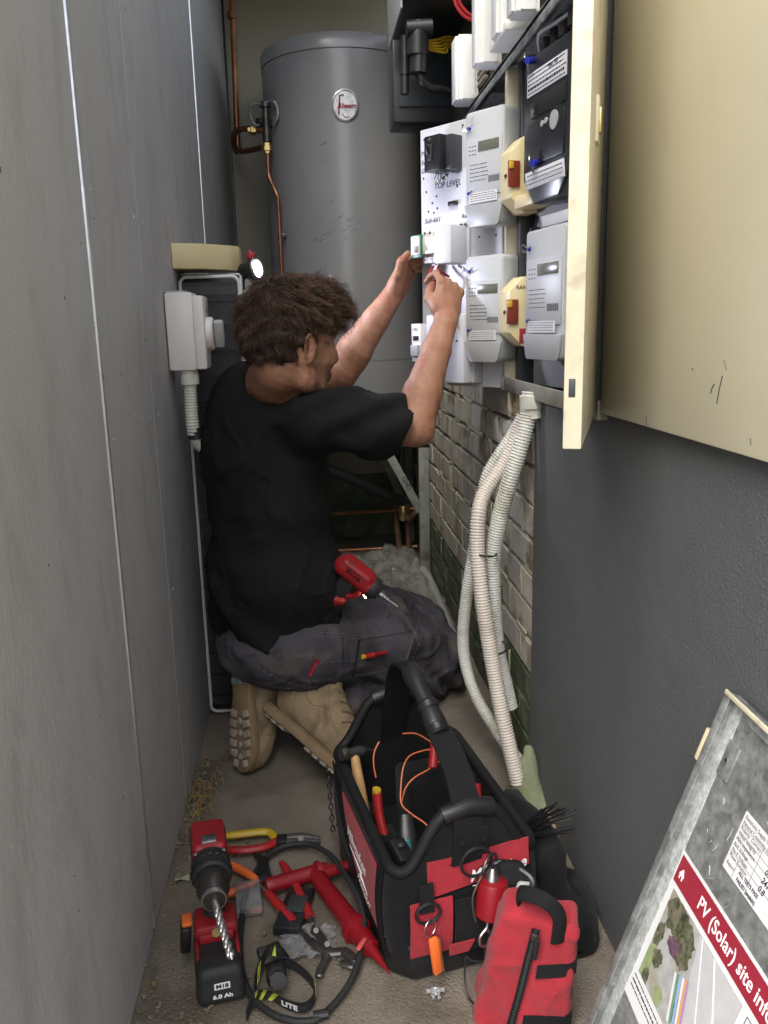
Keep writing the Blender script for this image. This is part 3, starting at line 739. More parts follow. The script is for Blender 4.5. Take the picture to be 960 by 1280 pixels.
MB(T).box((Ld+.0004, .013, 1.02), (.0012, .008, .022), .0004).build('paint_chip', M_dgrey, dn, world=True)
d2 = thing('cabinet_door', 'wide smooth cream steel cabinet door on the right, closed, above the leaning sheet', 'door', (.475, .9, ZB))
MB().box((.487, .72, 1.5), (.018, 1.262, 1.105), .003).build('leaf', M_cream, d2, world=True)
mb = MB()
for (a, b) in [((903,470),(896,505)),((893,480),(888,492)),((808,520),(808,532)),((865,460),(866,463)),((938,548),(939,556)),((905,450),(908,462))]:
    p, q = PX(*a, .4775), PX(*b, .4775); mb.tube([p, (p+q)/2+Vector((0,.001,.001)), q], .0006, 5)
mb.build('scratch', M_dgrey, d2, world=True)
MB().box((.493, 1.362, 1.5), (.012, .018, 1.1), .002).build('door_seal', M_rubber, d2, world=True)
MB().box((.528, 1.378, 1.315), (.112, .012, .737), .001).build('gap_shade_strip', M_rubber, cb, world=True)  # added black strip standing in for the shadow in the gap between the doors

# ---------------------------------------------------------------- hot water cylinder on its stand
TC = Vector((.185, 3.86, 0)); TR = .335
tk = thing('water_tank', 'tall grey hot water cylinder with oval red badge at the end of the alley', 'water heater', (TC.x, TC.y, .6))
z0, z1 = .60, 2.20
f = MB(); f.lathe((TC.x, TC.y, z0), (0,0,1), [(0,TR*.97),(.02,TR),(.35,TR),(.3501,TR-.002),(.354,TR-.002),(.3541,TR),(1.545,TR),(1.5451,TR-.002),(1.549,TR-.002)], 96); f.build('shell', M_tank, tk, world=True)
f = MB(); f.lathe((TC.x, TC.y, z0+1.549), (0,0,1), [(0,TR+.003),(.045,TR+.003),(.058,TR-.004),(.066,TR-.03),(.07,TR*.5),(.071,.001)], 96); f.build('lid', M_tank, tk, world=True)
bp = PY(431, 134, 3.55); ang = math.atan2(bp.x-TC.x, TC.y-bp.y); ang = math.asin(max(-1, min(1, (bp.x-TC.x)/TR)))
nb = Vector((math.sin(ang), -math.cos(ang), 0)); cb_ = TC+nb*TR+Vector((0,0,bp.z))
TB = frame(cb_, Vector((math.cos(ang), math.sin(ang), 0)), (0,0,1))
bd = MB(TB); bd.add(*(lambda n: ([(.053*math.cos(2*math.pi*k/n)*r, .061*math.sin(2*math.pi*k/n)*r, z) for r, z in ((1,-.004),(1,.004),(.9,.006),(.86,.0035)) for k in range(n)]+[(0,0,.0035)], [(i*n+k, i*n+(k+1)%n, (i+1)*n+(k+1)%n, (i+1)*n+k) for i in range(3) for k in range(n)]+[(3*n+k, 3*n+(k+1)%n, 4*n) for k in range(n)]))(40))
bdo = bd.build('badge', mat('badge_silver', (.42,.42,.42), .3, .6, var=.3, vscale=60), tk, world=True)
text('badge_lettering', 'Rheem', .026, TB @ Matrix.Translation((.006, -.002, .0045)), M_redprint, bdo, world=True, shear=.25, bold=.0012, align='CENTER')
bdr = MB(TB); bdr.tube([(-.026,-.034,.0047),(-.02,.036,.0047),(-.004,.038,.0047)], .003, 6).tube(spline([(-.012,-.03,.0047),(.0,-.044,.0047),(.014,-.04,.0047)],4), .0016, 6).build('badge_ornament', M_redprint, bdo, world=True)
# scuff marks on the shell
mb = MB()
for (px, py, n, w, h) in [(405,185,5,10,5),(418,278,14,22,26),(397,298,4,12,5),(404,204,2,5,5),(432,282,7,10,10)]:
    for k in range(n):
        a = (px+random.uniform(-w,w), py+random.uniform(-h,h)); L = random.uniform(2,6)
        pts = []
        for t_ in (0,.5,1):
            p = PY(a[0]+L*t_, a[1]-L*.6*t_, 3.55); an = math.asin(max(-1, min(1, (p.x-TC.x)/TR))); pts.append((TC.x+math.sin(an)*TR, TC.y-math.cos(an)*TR, p.z))
        mb.tube(pts, .0007, 4)
tag(mb.build('scuff_mark', M_dgrey, tk, world=True), kind='stuff')
# relief valve and fittings on the tank's left side
vp = Vector((-.143, 3.70, 1.90))
mb = MB(); mb.cyl((-.10, 3.72, 1.915), (-.17, 3.68, 1.915), .017, seg=16); mb.cyl((-.135, 3.68, 1.84), (-.135, 3.68, 1.97), .018, .013, 16); mb.cyl((-.135,3.68,1.97),(-.135,3.68,1.99),.022,seg=12)
mb.build('relief_valve', M_darksteel, tk, world=True)
mb = MB(); mb.tube(spline([(-.135,3.67,1.985),(-.10,3.65,1.985),(-.085,3.65,1.955),(-.09,3.65,1.92),(-.105,3.66,1.90)], 6), .006, 8); mb.tube(spline([(-.15,3.67,1.98),(-.185,3.66,1.975),(-.195,3.66,1.94),(-.185,3.66,1.905),(-.165,3.67,1.90)], 6), .006, 8)
mb.build('valve_lever', M_steel, tk, world=True)
MB().lathe((-.135, 3.68, 1.835), (0,0,-1), [(0,.017),(.012,.017),(.013,.021),(.03,.021),(.031,.014),(.04,.014)], 6).build('nut', M_brass, tk, world=True)
dp = thing('drain_pipe', 'thin copper drain pipe running down the left side of the grey tank', 'pipe', (-.135, 3.68, 0))
pts = [(-.135,3.68,1.80),(-.135,3.675,1.74),(-.132,3.67,1.70),(-.105,3.64,1.63),(-.100,3.635,1.58),(-.100,3.635,1.2),(-.100,3.635,.5),(-.1,3.635,.02)]
MB().tube(spline(pts, 6), .0075, 10).build('pipe', M_copper, dp, world=True)
MB().box((-.088, 3.64, 1.47), (.03,.012,.018), .002).build('clip', M_darksteel, dp, world=True)
cp = thing('copper_pipe', 'tarnished copper pipe rising up the back left corner to the eave', 'pipe', (-.29, 4.15, 1.8))
a0, a1 = PY(288, -40, 4.15), PY(297, 178, 4.15)
pts = [a0, a0+(a1-a0)*.5, a1, a1+Vector((.006,-.02,-.03)), a1+Vector((.03,-.06,-.05)), PY(330, 184, 3.75)]
MB().tube(spline(pts, 6), .0125, 12).build('pipe', M_copper, cp, world=True)
for py_ in (20, 60, 100): q = PY(290.5, py_, 4.15) if py_ != 20 else PY(289, 14, 4.15); MB().lathe(q, (0,0,-1), [(0,.012),(.004,.02),(.03,.02),(.034,.012)], 12).build('coupling', M_copper, cp, world=True) if py_ == 20 else None
cp2 = thing('copper_pipe', 'copper elbow pipe with brass nut joining the tank valve near the left wall', 'pipe', (-.2, 3.75, 1.85))
pts = [PY(332,163,3.69), PY(312,161,3.72), PY(300,162,3.78), PY(293,168,3.85), PY(292,180,3.9), PY(296,190,3.95)]
MB().tube(spline(pts, 6), .0125, 12).build('pipe', M_copper, cp2, world=True)
q = PY(321, 162.5, 3.70); MB().lathe(q, (-1,0,0), [(0,.014),(.004,.021),(.022,.021),(.026,.014),(.036,.014)], 6).build('nut', M_brass, cp2, world=True)

st = thing('tank_stand', 'grey steel stand with diagonal braces carrying the water tank', 'stand', (.18, 3.85, 0))
def bar(a, b, w, d, m, name, parent, **kw):
    a = Vector(a); b = Vector(b); L = (b-a).length; zz = (b-a).normalized(); x = Vector((1,0,0)); x = (x-zz*x.dot(zz)).normalized(); y = zz.cross(x)
    T = Matrix.Identity(4)
    for r in range(3): T[r][0] = x[r]; T[r][1] = y[r]; T[r][2] = zz[r]; T[r][3] = ((a+b)/2)[r]
    return MB(T).box((0,0,0), (w, d, L), .003).build(name, m, parent, world=True, **kw)
M_stand = mat('stand_paint', (.22,.235,.20), .5, var=.12, vscale=9, col2=(.13,.11,.08), patch=.3, pscale=14)
for x, y in ((.478, 3.57), (-.115, 3.57), (.478, 4.15), (-.115, 4.15)): bar((x, y, 0), (x, y, .575), .045, .045, M_stand, 'leg', st)
for y in (3.57, 4.15): bar((-.138, y, .585), (.501, y, .585), .045, .03, M_stand, 'rail', st)
bar((.478, 3.59, .555), (.478, 4.13, .555), .03, .03, M_stand, 'rail', st)
bar((.318, 3.565, .568), (.462, 3.565, .29), .036, .012, M_stand, 'brace', st); bar((.30, 3.62, .56), (.478, 4.1, .12), .036, .012, M_stand, 'brace', st)
bar((-.1, 3.565, .29), (.03, 3.565, .568), .036, .012, M_stand, 'brace', st)
text('handwriting', 'GHD', .03, frame((.385, 3.557, .45), (.45,0,-.88), (.88,0,.45)), M_ink, st, world=True)
MB().box((.18, 3.86, .594), (.66, .62, .012), .002).build('platform', M_stand, st, world=True)

ip = thing('insulated_pipe', 'thick black insulated pipe slanting under the tank', 'pipe', (.1, 3.65, .5))
MB().tube([PY(405,585,3.63), PY(450,603,3.7), PY(503,628,3.8)], .024, 14).build('insulation', M_rubber, ip, world=True)
for lab, py0, zz in (('copper pipe running level across the back under the tank', 640, 0), ('dull copper pipe lying just above the floor at the back', 687, 1)):
    t = thing('copper_pipe', lab, 'pipe', tuple(PY(470, py0, 3.9)))
    MB().tube([PY(395, py0+3, 3.95), PY(455, py0, 3.9), PY(522, py0-4, 3.85)], .0085, 10).build('pipe', M_copper, t, world=True)
t = thing('valve_cluster', 'dark rusty tempering valve and pipes behind the stand brace', 'valve', (.40, 3.85, .2))
mb = MB(); mb.tube([PY(510,630,3.8), PY(511,690,3.8)], .012, 10); mb.tube([PY(497,560,3.9), PY(494,640,3.9), PY(500,690,3.85)], .014, 10); mb.tube([PY(500,640,3.8),PY(512,650,3.75),PY(521,640,3.8)], .016, 10)
mb.build('pipework', M_soil, t, world=True)
MB().lathe(PY(504,632,3.78), (0,0,-1), [(0,.02),(.02,.028),(.05,.028),(.07,.02)], 14).build('valve_body', M_brass, t, world=True)

# crumpled plastic sheet on the floor at the back
xs = np.linspace(.10, .49, 40); ys = np.linspace(2.75, 3.95, 80); V = []
for y in ys:
    for x in xs:
        p = np.array([[x, y, 0]]); h = abs(vnoise(p, 9, 5)[0])*.12+abs(vnoise(p, 23, 6)[0])*.07+abs(vnoise(p, 50, 7)[0])*.03
        e = min(1, min(x-.10, .5-x, (y-2.75)*.7, 3.95-y)/.08); V.append((x+.05*vnoise(p,11,8)[0], y+.10*vnoise(p*np.array([1,.5,1]),9,9)[0]+.05*vnoise(p,24,10)[0], .004+max(0, e)*h))
xs_ = xs; n = len(xs); F = np.array([(j*n+i, j*n+i+1, (j+1)*n+i+1, (j+1)*n+i) for j in range(len(ys)-1) for i in range(n-1)])
tag(meshobj('plastic_sheet', V, F, M_sheet, ang=60), 'crumpled translucent plastic sheet on the floor behind the kneeling worker', 'plastic sheet')
t = thing('floor_pipe', 'grey plastic pipe lying along the foot of the green bricks', 'pipe', (.48, 3.3, 0))
MB().tube(spline([(.44,3.75,.03),(.47,3.5,.025),(.475,3.3,.022),(.47,3.0,.02),(.462,2.6,.02)], 5), .018, 12).build('pipe', mat('pipe_grey', (.30,.30,.28), .5, var=.15), t, world=True)

# ---------------------------------------------------------------- battery inverter boxes, cables, ducts
ib = thing('inverter_box', 'black inverter box mounted lower on the right wall beside the tank', 'inverter', (.4, 3, 1.75))
MB().box((.41, 3.0, 1.90), (.205, .16, .31), .006).build('case', M_dgrey, ib, world=True)
MB().box((.41, 2.916, 1.915), (.17, .008, .25), .004).build('front_cover', mat('box_front', (.045,.055,.065), .3, var=.1), ib, world=True)
MB().box((.41, 3.0, 1.744), (.15, .1, .01), .003).build('foot', M_black, ib, world=True)
ib2 = thing('inverter_box', 'dark inverter box with grey side plate hanging above the lower box', 'inverter', (.4, 2.7, 1.95))
MB().box((.292, 2.69, 2.16), (.006, .36, .43), .002).build('side_plate', M_meterl, ib2, world=True)
MB().box((.40, 2.69, 2.17), (.20, .34, .40), .006).build('case', M_black, ib2, world=True)
mb = MB()
def plug(px0, y, pts_, rr): 
    mb.tube([PY(a, b, y) for a, b in pts_], rr, 14)
plug(0, 2.56, [(524,28),(523,92)], [.026,.026]); plug(0, 2.56, [(522,40),(522,70)], [.031,.031]); plug(0, 2.6, [(506,45),(506,118)], [.0125,.0125]); plug(0, 2.6, [(506,88),(506,94)], [.015,.015]); plug(0, 2.55, [(508,36),(540,34)], [.022,.022])
mb.build('cable_plug', M_black, ib2, world=True)
MB().tube(spline([PY(524,90,2.56), PY(527,102,2.56), PY(538,110,2.57), PY(556,114,2.6), PY(572,122,2.65), PY(582,130,2.72)], 6), .012, 10).build('cable', M_black, ib2, world=True)
mb = MB()
for k in range(5): mb.tube(spline([PY(528,52+k*2,2.6), PY(545+3*k,50+4*k,2.64), PY(560,46+3*k,2.68), PY(585,50+6*k,2.72)], 5), .0035, 6)
mb.build('yellow_wire', M_yellow, ib2, world=True)
for nm, m_, pts_, lab in (('red_cable', M_redtool, [(566,-12),(571,8),(583,22),(600,26),(614,16),(622,2),(624,-12)], 'red cable looped at the top beside the inverter box'), ('black_cable', M_black, [(590,-12),(592,10),(602,20),(614,18),(624,4),(626,-12)], 'black cable looped beside the red one at the top')):
    t = thing(nm, lab, 'cable', tuple(PY(600, 10, 2.35)))
    mb = MB(); mb.tube(spline([PY(a, b, 2.35) for a, b in pts_], 6), .0045, 8); mb.tube(spline([PY(a+4, b-4, 2.37) for a, b in pts_], 6), .0045, 8); mb.build('loop', m_, t, world=True)
M_duct = mat('duct_white', (.74,.75,.72), .45, var=.08, vscale=7, col2=(.35,.28,.18), patch=.22, pscale=12)
def duct(lab, xc, yc, w, d, za, zb):
    t = thing('cable_duct', lab, 'duct', (xc, yc, za))
    MB().box((xc, yc, (za+zb)/2), (w, d, zb-za), .004).build('duct_base', M_duct, t, world=True)
    MB().box((xc-w/2-.003, yc, (za+zb)/2), (.008, d*.72, zb-za-.004), .002).build('duct_lid', M_duct, t, world=True)
    MB().box((xc, yc-d/2-.002, (za+zb)/2), (w*.62, .006, zb-za-.004), .002).build('duct_lid', M_duct, t, world=True)
duct('short white cable duct rising from the cabinet top nearest the inverter boxes', .468, 2.50, .056, .085, 1.70, 1.865)
duct('tall white cable duct second from the inverter boxes, reaching up out of view', .458, 2.16, .056, .06, 1.70, 2.5)
duct('white cable duct between the tall one and the cream door', .462, 1.97, .05, .07, 1.705, 2.5)
duct('white cable duct nearest the cream door above the black meter', .465, 1.84, .05, .06, 1.705, 2.5)
MB().box((.47,1.98,1.71),(.06,.16,.02),.004).build('duct_entry', M_duct, cb, world=True)
# grey ribbed blanket strip behind the ducts
t = thing('insulation_strip', 'pale ribbed insulation edge hanging behind the white ducts', 'insulation', (.49, 2.4, 1.75))
mb = MB()
for k in range(22): mb.box((.497, 2.42-.001*k, 1.735+.0155*k), (.012, .11, .008), .001)
mb.build('rib', mat('insul', (.20,.17,.13), .9), t, world=True)

# ---------------------------------------------------------------- corrugated conduits
def corr(name, lab, pts, r, m, y_ties=()):
    t = thing(name, lab, 'conduit', tuple(pts[-1]), group='corrugated conduits under the cabinet')
    c = np.array(spline(pts, 30)); seg = np.r_[0, np.cumsum(np.linalg.norm(np.diff(c, axis=0), axis=1))]; L = seg[-1]
    pitch = .0068; N = int(L/pitch)*4; s = np.linspace(0, L, N); P = np.stack([np.interp(s, seg, c[:, k]) for k in range(3)], 1)
    rs = [r*(1 if k % 4 in (0, 1) else .89) for k in range(N)]
    mb = MB(); mb.tube([tuple(p) for p in P], rs, 14); mb.build('corrugated_tube', m, t, world=True, ang=0); return t
def PL(l): return [PY(a, b, y) for a, b, y in l]
ca = corr('corrugated_conduit', 'grey corrugated conduit nearest the dark wall, rising to the cabinet bottom', PL([(663,490,1.80),(660,520,1.80),(650,560,1.80),(636,605,1.81),(624,650,1.83),(616,700,1.85),(617,760,1.86),(622,815,1.87),(631,855,1.87),(638,885,1.87)]), .0195, M_pvc)
cb2 = corr('corrugated_conduit', 'warm white corrugated conduit in front, bending left then down to the mossy corner', PL([(655,520,1.86),(646,548,1.86),(630,580,1.86),(606,615,1.85),(598,645,1.83),(597,690,1.82),(603,750,1.80),(614,820,1.79),(625,880,1.77),(636,930,1.75),(648,980,1.73)]), .0185, M_pvcpink)
cc = corr('corrugated_conduit', 'thin grey corrugated conduit bowing out left of the bundle', PL([(652,525,1.9),(640,545,1.92),(622,572,1.93),(608,598,1.94),(600,640,1.95),(592,690,1.96),(584,740,1.97),(579,790,1.98),(582,830,1.98),(594,868,1.95),(612,900,1.92),(632,930,1.87),(655,958,1.80),(664,968,1.77)]), .0155, M_pvc)
mb = MB(); mb.lathe(PY(664, 494, 1.80), (.06,0,-1), [(0,.026),(.028,.026),(.030,.022),(.05,.022)], 20); mb.build('conduit_gland', M_pvc, ca, world=True)
for (a, b, c_) in ((ca, 690, 'u'), (cb2, 812, 'l')):
    if c_ == 'u': p0, p1, yy = (590, 688), (618, 690), 1.84
    else: p0, p1, yy = (601, 812), (631, 806), 1.83
    q0, q1 = PY(*p0, yy), PY(*p1, yy); mid = (q0+q1)/2; w = (q1-q0).length/2
    ring = [mid+(q1-q0).normalized()*w*math.cos(t_)*1.12+Vector((0,1,0))*.046*math.sin(t_) for t_ in [2*math.pi*k/24 for k in range(24)]]
    tz = thing('cable_tie', 'black cable tie round the conduit bundle, %s one' % ('upper' if c_ == 'u' else 'lower'), 'cable tie', tuple(mid), group='cable ties on the conduits')
    m2 = MB(); m2.tube(ring, .0022, 6, closed=True); m2.build('strap', M_black, tz, world=True); MB().box(mid+Vector((-w, -.01, .002)), (.008,.006,.009), .001).build('lock', M_black, tz, world=True)
# mossy mortar haunch where they enter the ground, and a plain pipe stub
s = SDF((.36, 1.60, -.07), (.56, 1.86, .30), .004)
s.ell((.475, 1.715, -.02), (.055, .06, .045), k=.02).cone((.462,1.72,.0),(.449,1.75,.075), .028,.021,.02).cone((.478,1.71,-.015),(.478,1.765,.11), .030,.012,.02)
s.warp(lambda X,Y,Z: .003*np.sin(60*X+30*Z)*np.sin(45*Y+20*Z))
tag(s.build('mossy_haunch', M_moss), 'mossy green mortar lump at the foot of the conduits', 'mortar')
s = SDF((.34, 1.5, -.03), (.51, 1.78, .10), .005); s.ell((.478, 1.64, -.022), (.060, .085, .038), k=.01); s.warp(lambda X,Y,Z: .004*np.sin(90*X)*np.sin(70*Y)+.008*vnoise(np.stack(np.broadcast_arrays(X,Y,Z),-1), 55, 31)+.006*vnoise(np.stack(np.broadcast_arrays(X,Y,Z),-1), 120, 32))
tag(s.build('sand_heap', M_debris), kind='stuff')

# ---------------------------------------------------------------- heat pump unit with black coil, isolator, cream box
ac = thing('heat_pump', 'tall heat pump unit with black finned coil standing against the left wall behind the worker', 'heat pump', (-.25, 2.6, 0))
x0, x1, y0, y1, zt = -.331, -.172, 2.28, 3.05, 1.238
M_acedge = M_acwhite
MB().box(((x0+x1)/2, (y0+y1)/2+.012, zt/2+.01), (x1-x0-.006, y1-y0-.02, zt-.02), .004).build('case', M_dgrey, ac, world=True)
f = MB(); r = .0045
def rr(xa, xb, za, zb, c, n=5):
    P = []
    for cx, cz, a0 in ((xb-c, zb-c, 0), (xa+c, zb-c, 90), (xa+c, za+c, 180), (xb-c, za+c, 270)):
        for k in range(n+1): a = R(a0+90*k/n); P.append((cx+c*math.cos(a), y0, cz+c*math.sin(a)))
    return P
f.tube(rr(x0+.004, x1-.004, .01, zt-.006, .018), .0045, 8, closed=True); f.build('edge_frame', M_acwhite, ac, world=True)
MB().box((x1+.001, (y0+y1)/2, zt/2+.005), (.004, y1-y0, zt-.015), .001).build('front_casing', M_acwhite, ac, world=True)
MB().box(((x0+x1)/2, (y0+y1)/2+.02, zt+.001), (x1-x0-.004, y1-y0-.03, .006), .002).build('top_cover', M_acwhite, ac, world=True)
mb = MB()
nf = 30
for k in range(nf): 
    x = x0+.012+(x1-x0-.024)*k/(nf-1); mb.box((x, y0+.006, zt/2), (.0019, .012, zt-.06))
mb.build('coil_fins', M_fins, ac, world=True, smooth=False)
mb = MB()
for k in range(18):
    z = .04+.0655*k+.02; mb.box(((x0+x1)/2, y0+.0000, z), (x1-x0-.02, .006, .007))
mb.build('guard_bars', M_black, ac, world=True)
MB().box(((x0+x1)/2, y0+.004, zt-.035), (x1-x0-.02, .004, .03)).build('coil_header', M_black, ac, world=True)

cx = thing('cream_box', 'cream metal box sitting on top of the heat pump against the left wall', 'box', (-.26, 2.26, 1.25))
f = MB(); f.prism([(-.334, 1.252), (-.334, 1.313), (-.262, 1.318), (-.262, 1.252)], .001)
a = [(-.334,2.22),(-.262,2.245),(-.195,2.31),(-.175,2.34),(-.175,2.42),(-.334,2.42)]
f = MB(); f.prism(a, .062, Matrix.Translation((0,0,1.250)), .002); f.build('case', M_creampl, cx, world=True)

iso = thing('isolator_box', 'white isolator box with rotary knob on the left wall in front of the heat pump', 'isolator', (XL, 2.05, 1.0))
f = MB(); T = Matrix.Translation((-.333, 2.09, 1.093)) @ Euler((0,0,0)).to_matrix().to_4x4()
f.T = T; f.prism([(-.048,-.09),(.048,-.09),(.048,.092),(-.048,.092)], .066, Matrix(((0,0,1,0),(1,0,0,0),(0,1,0,0),(0,0,0,1))), .007); f.build('base', M_white, iso, world=True)
f = MB(T); f.prism([(-.046,-.088),(.046,-.088),(.046,.084),(-.046,.084)], .026, Matrix(((0,0,1,.064),(1,0,0,0),(0,1,0,0),(0,0,0,1))), .006); f.build('lid', M_white, iso, world=True)
MB(T).box((.0,0,.094),(.10,.06,.004),.001).build('top_label', M_meterl, iso, world=True)
f = MB(T); f.lathe((.088, .0, -.005), (1,0,0), [(0,.040),(.014,.040),(.018,.036),(.018,.0005)], 28); f.build('knob_base', M_white, iso, world=True)
f = MB(T); f.box((.118, 0, -.005), (.024, .022, .066), .006, rot=(R(20),0,0)); f.build('knob', M_meter, iso, world=True)
MB(T).box((.091,.0,.06),(.003,.05,.03),.001).build('warning_label', M_meterl, iso, world=True)
ic = corr('corrugated_conduit', 'grey white corrugated conduit from the white isolator box bending behind the worker', [(-.290,2.07,.985),(-.292,2.07,.93),(-.292,2.07,.87),(-.290,2.08,.84),(-.275,2.10,.812),(-.245,2.13,.805),(-.20,2.16,.81)], .0165, M_pvc)
ic['group'] = 'corrugated conduits'
mb = MB(); mb.lathe((-.290, 2.07, 1.005), (0,0,-1), [(0,.020),(.01,.020),(.011,.022),(.035,.022),(.036,.018)], 20); mb.build('conduit_gland', M_pvc, ic, world=True)
mb = MB(); mb.lathe((-.289, 2.078, .866), (.05,.02,-1), [(0,.0195),(.03,.0195)], 16); mb.build('clamp', M_black, ic, world=True)

# ---------------------------------------------------------------- lit work torch behind the worker's head
wl = thing('work_torch', 'lit headlamp torch with red top shining behind the worker, next to the cream box', 'torch', (-.14, 2.33, 1.25))
lp = PY(320, 336, 2.32); ld = Vector((.80, -.45, .10)).normalized()
MB().lathe(lp-ld*.05, ld, [(0,.014),(.01,.021),(.03,.022),(.036,.028),(.05,.030),(.053,.028)], 24).build('body', M_black, wl, world=True)
MB().lathe(lp+ld*.002, ld, [(0,.019),(.004,.019),(.006,.015),(.0065,.0005)], 24).build('lens', M_lens, wl, world=True)
MB().tube([lp+ld*.0035+(ld.orthogonal().normalized()*math.cos(a)+ld.cross(ld.orthogonal().normalized())*math.sin(a))*.0255 for a in [2*math.pi*k/24 for k in range(24)]], .0042, 8, closed=True).build('bezel', M_chrome, wl, world=True)
MB().box(lp+Vector((-.012, .0, .034)), (.022,.018,.022), .004, rot=(0,.5,0)).build('switch_cap', M_redtool, wl, world=True)
MB().tube([lp-ld*.045, Vector((-.172, 2.33, 1.2))], .008, 10).build('clip_arm', M_black, wl, world=True)
ll = bpy.data.lights.new('torch_beam', 'SPOT'); ll.energy = 4.0; ll.spot_size = R(150); ll.spot_blend = 1.0; ll.shadow_soft_size = .022; ll.color = (.76,.78,1.)
lo = bpy.data.objects.new('torch_beam', ll); COL.objects.link(lo); lo.location = lp+ld*.02
lo.rotation_euler = (Vector((.36, 2.2, 1.27))-lo.location).normalized().to_track_quat('-Z', 'Y').to_euler()

# ---------------------------------------------------------------- the kneeling worker
from mathutils.bvhtree import BVHTree
pr = thing('person', 'man with curly brown hair in black t-shirt and grey work trousers kneeling at the switchboard', 'person', (-.05, 2.1, 0))
fw = Vector((.87, .5, 0)).normalized(); lf = Vector((-.5, .87, 0)).normalized(); upv = Vector((0, 0, 1))
def basis3(x, y, z): return Matrix(((x[0], y[0], z[0]), (x[1], y[1], z[1]), (x[2], y[2], z[2])))
BT = basis3(fw, lf, upv)
# head frame
hx = Vector((.80, .59, -.10)).normalized(); hy = Vector((-.59, .80, 0)); hy = (hy-hx*hy.dot(hx)).normalized(); hz = hx.cross(hy)
BH = basis3(hx, hy, hz); HC = Vector((-.040, 1.965, 1.083)); HS = 1.04
def H(x, y, z): return HC+(hx*x+hy*y+hz*z)*HS
SH_R = Vector((.008, 1.955, .885)); SH_L = Vector((-.125, 2.27, .915)); EL_R = PY(515, 533, 2.02); EL_L = PY(424, 466, 2.33)
WR_R = PY(557, 402, 2.12); WR_L = PY(489, 372, 2.33)
body = SDF((-.22, 1.82, .76), (.45, 2.46, 1.29), .0027)
NB = Vector((-.095, 2.09, .945))
# neck, shoulders, hidden chest
body.cone(NB, H(-.030, 0, -.075), .070, .058, .02)
body.cone(NB, NB+Vector((0,0,-.12)), .08, .1, .02)
for S_ in (SH_R, SH_L): body.cone(NB+Vector((0,0,-.02)), S_, .055, .048, .03)
# head
body.ell(H(0,0,.012), (.104*HS,.079*HS,.098*HS), BH, .01)
body.ell(H(.042,0,-.055), (.060*HS,.058*HS,.080*HS), BH, .03)
for s_ in (1, -1):
    body.chain([H(-.012,.060*s_,-.055), H(.006,.056*s_,-.098), H(.078,.018*s_,-.132)], [.020,.020,.018], .022)
    body.ell(H(.070,.040*s_,-.045), (.026,.022,.022), BH, .018)
    body.cone(H(.090,.012*s_,.012), H(.080,.048*s_,.010), .011, .010, .012)
    body.ell(H(.098,.031*s_,-.014), (.017,.019,.013), BH, .010, op='s')
    body.ell(H(.080,.031*s_,-.016), (.017,.017,.015), BH, .006)
    # ear
    ec = H(-.012, .079*s_, -.030); eB = basis3((hx*.93+hy*s_*.35*-1).normalized(), (hy*s_+hx*-.35).normalized(), hz)
    body.ell(ec, (.0165,.0060,.030), eB, .005); body.ell(ec+hy*s_*.008+hx*.001, (.0105,.0085,.0195), eB, .003, op='s'); body.ell(ec-hz*.026, (.009,.006,.010), eB, .006)
    eu = Vector((eB[0][0],eB[1][0],eB[2][0])); ew = hy*s_
    pe = [ec+ew*(.0055+.002*math.sin(a))+(-eu*math.cos(a)*.0135+hz*(math.sin(a)*.027+.003)) for a in [R(-75+22*k) for k in range(12)]]
    body.chain(pe, [.0030]*12, .0025)
    body.chain([ec+ew*.005-eu*.004-hz*.012, ec+ew*.006-eu*.007, ec+ew*.006-eu*.004+hz*.014], [.0022]*3, .002)
    body.cone(ec+hy*s_*.004+hx*.008-hz*.004, ec+hy*s_*.002+hx*.008+hz*.006, .004, .003, .003)
body.ell(H(.083,0,-.138), (.018,.022,.016), BH, .014)
body.chain([H(.098,0,.002), H(.116,0,-.030), H(.124,0,-.046)], [.010,.010,.012], .010)
for s_ in (1,-1): body.ell(H(.112,.012*s_,-.050), (.010,.008,.008), BH, .006)
body.ell(H(.096,0,-.085), (.016,.024,.012), BH, .010); body.ell(H(.100,0,-.079), (.010,.022,.006), BH, .004); body.ell(H(.098,0,-.093), (.010,.019,.007), BH, .004)
body.ell(H(.112,0,-.0855), (.010,.022,.0015), BH, .003, op='s')
# arms
def arm(S_, E_, W_, out):
    ax = (W_-E_).normalized()
    body.chain([S_, S_.lerp(E_, .5), E_], [.056, .052, .044], .02)
    body.cone(E_, E_.lerp(W_, .30), .044, .048, .015); body.cone(E_.lerp(W_, .30), E_.lerp(W_, .72), .048, .036, .01)
    body.cone(E_.lerp(W_, .72), W_, .036, .030, .01)
    body.cone(E_-ax*.006+out*.012, E_+ax*.05+out*.016, .034, .032, .02)
arm(SH_R, EL_R, WR_R, Vector((.6,-.6,-.4)).normalized()); arm(SH_L, EL_L, WR_L, Vector((.5,.3,-.6)).normalized())
# forearm muscle and elbow point
body.ell(EL_R+Vector((.028,-.004,-.012)), (.024,.024,.03), None, .02)
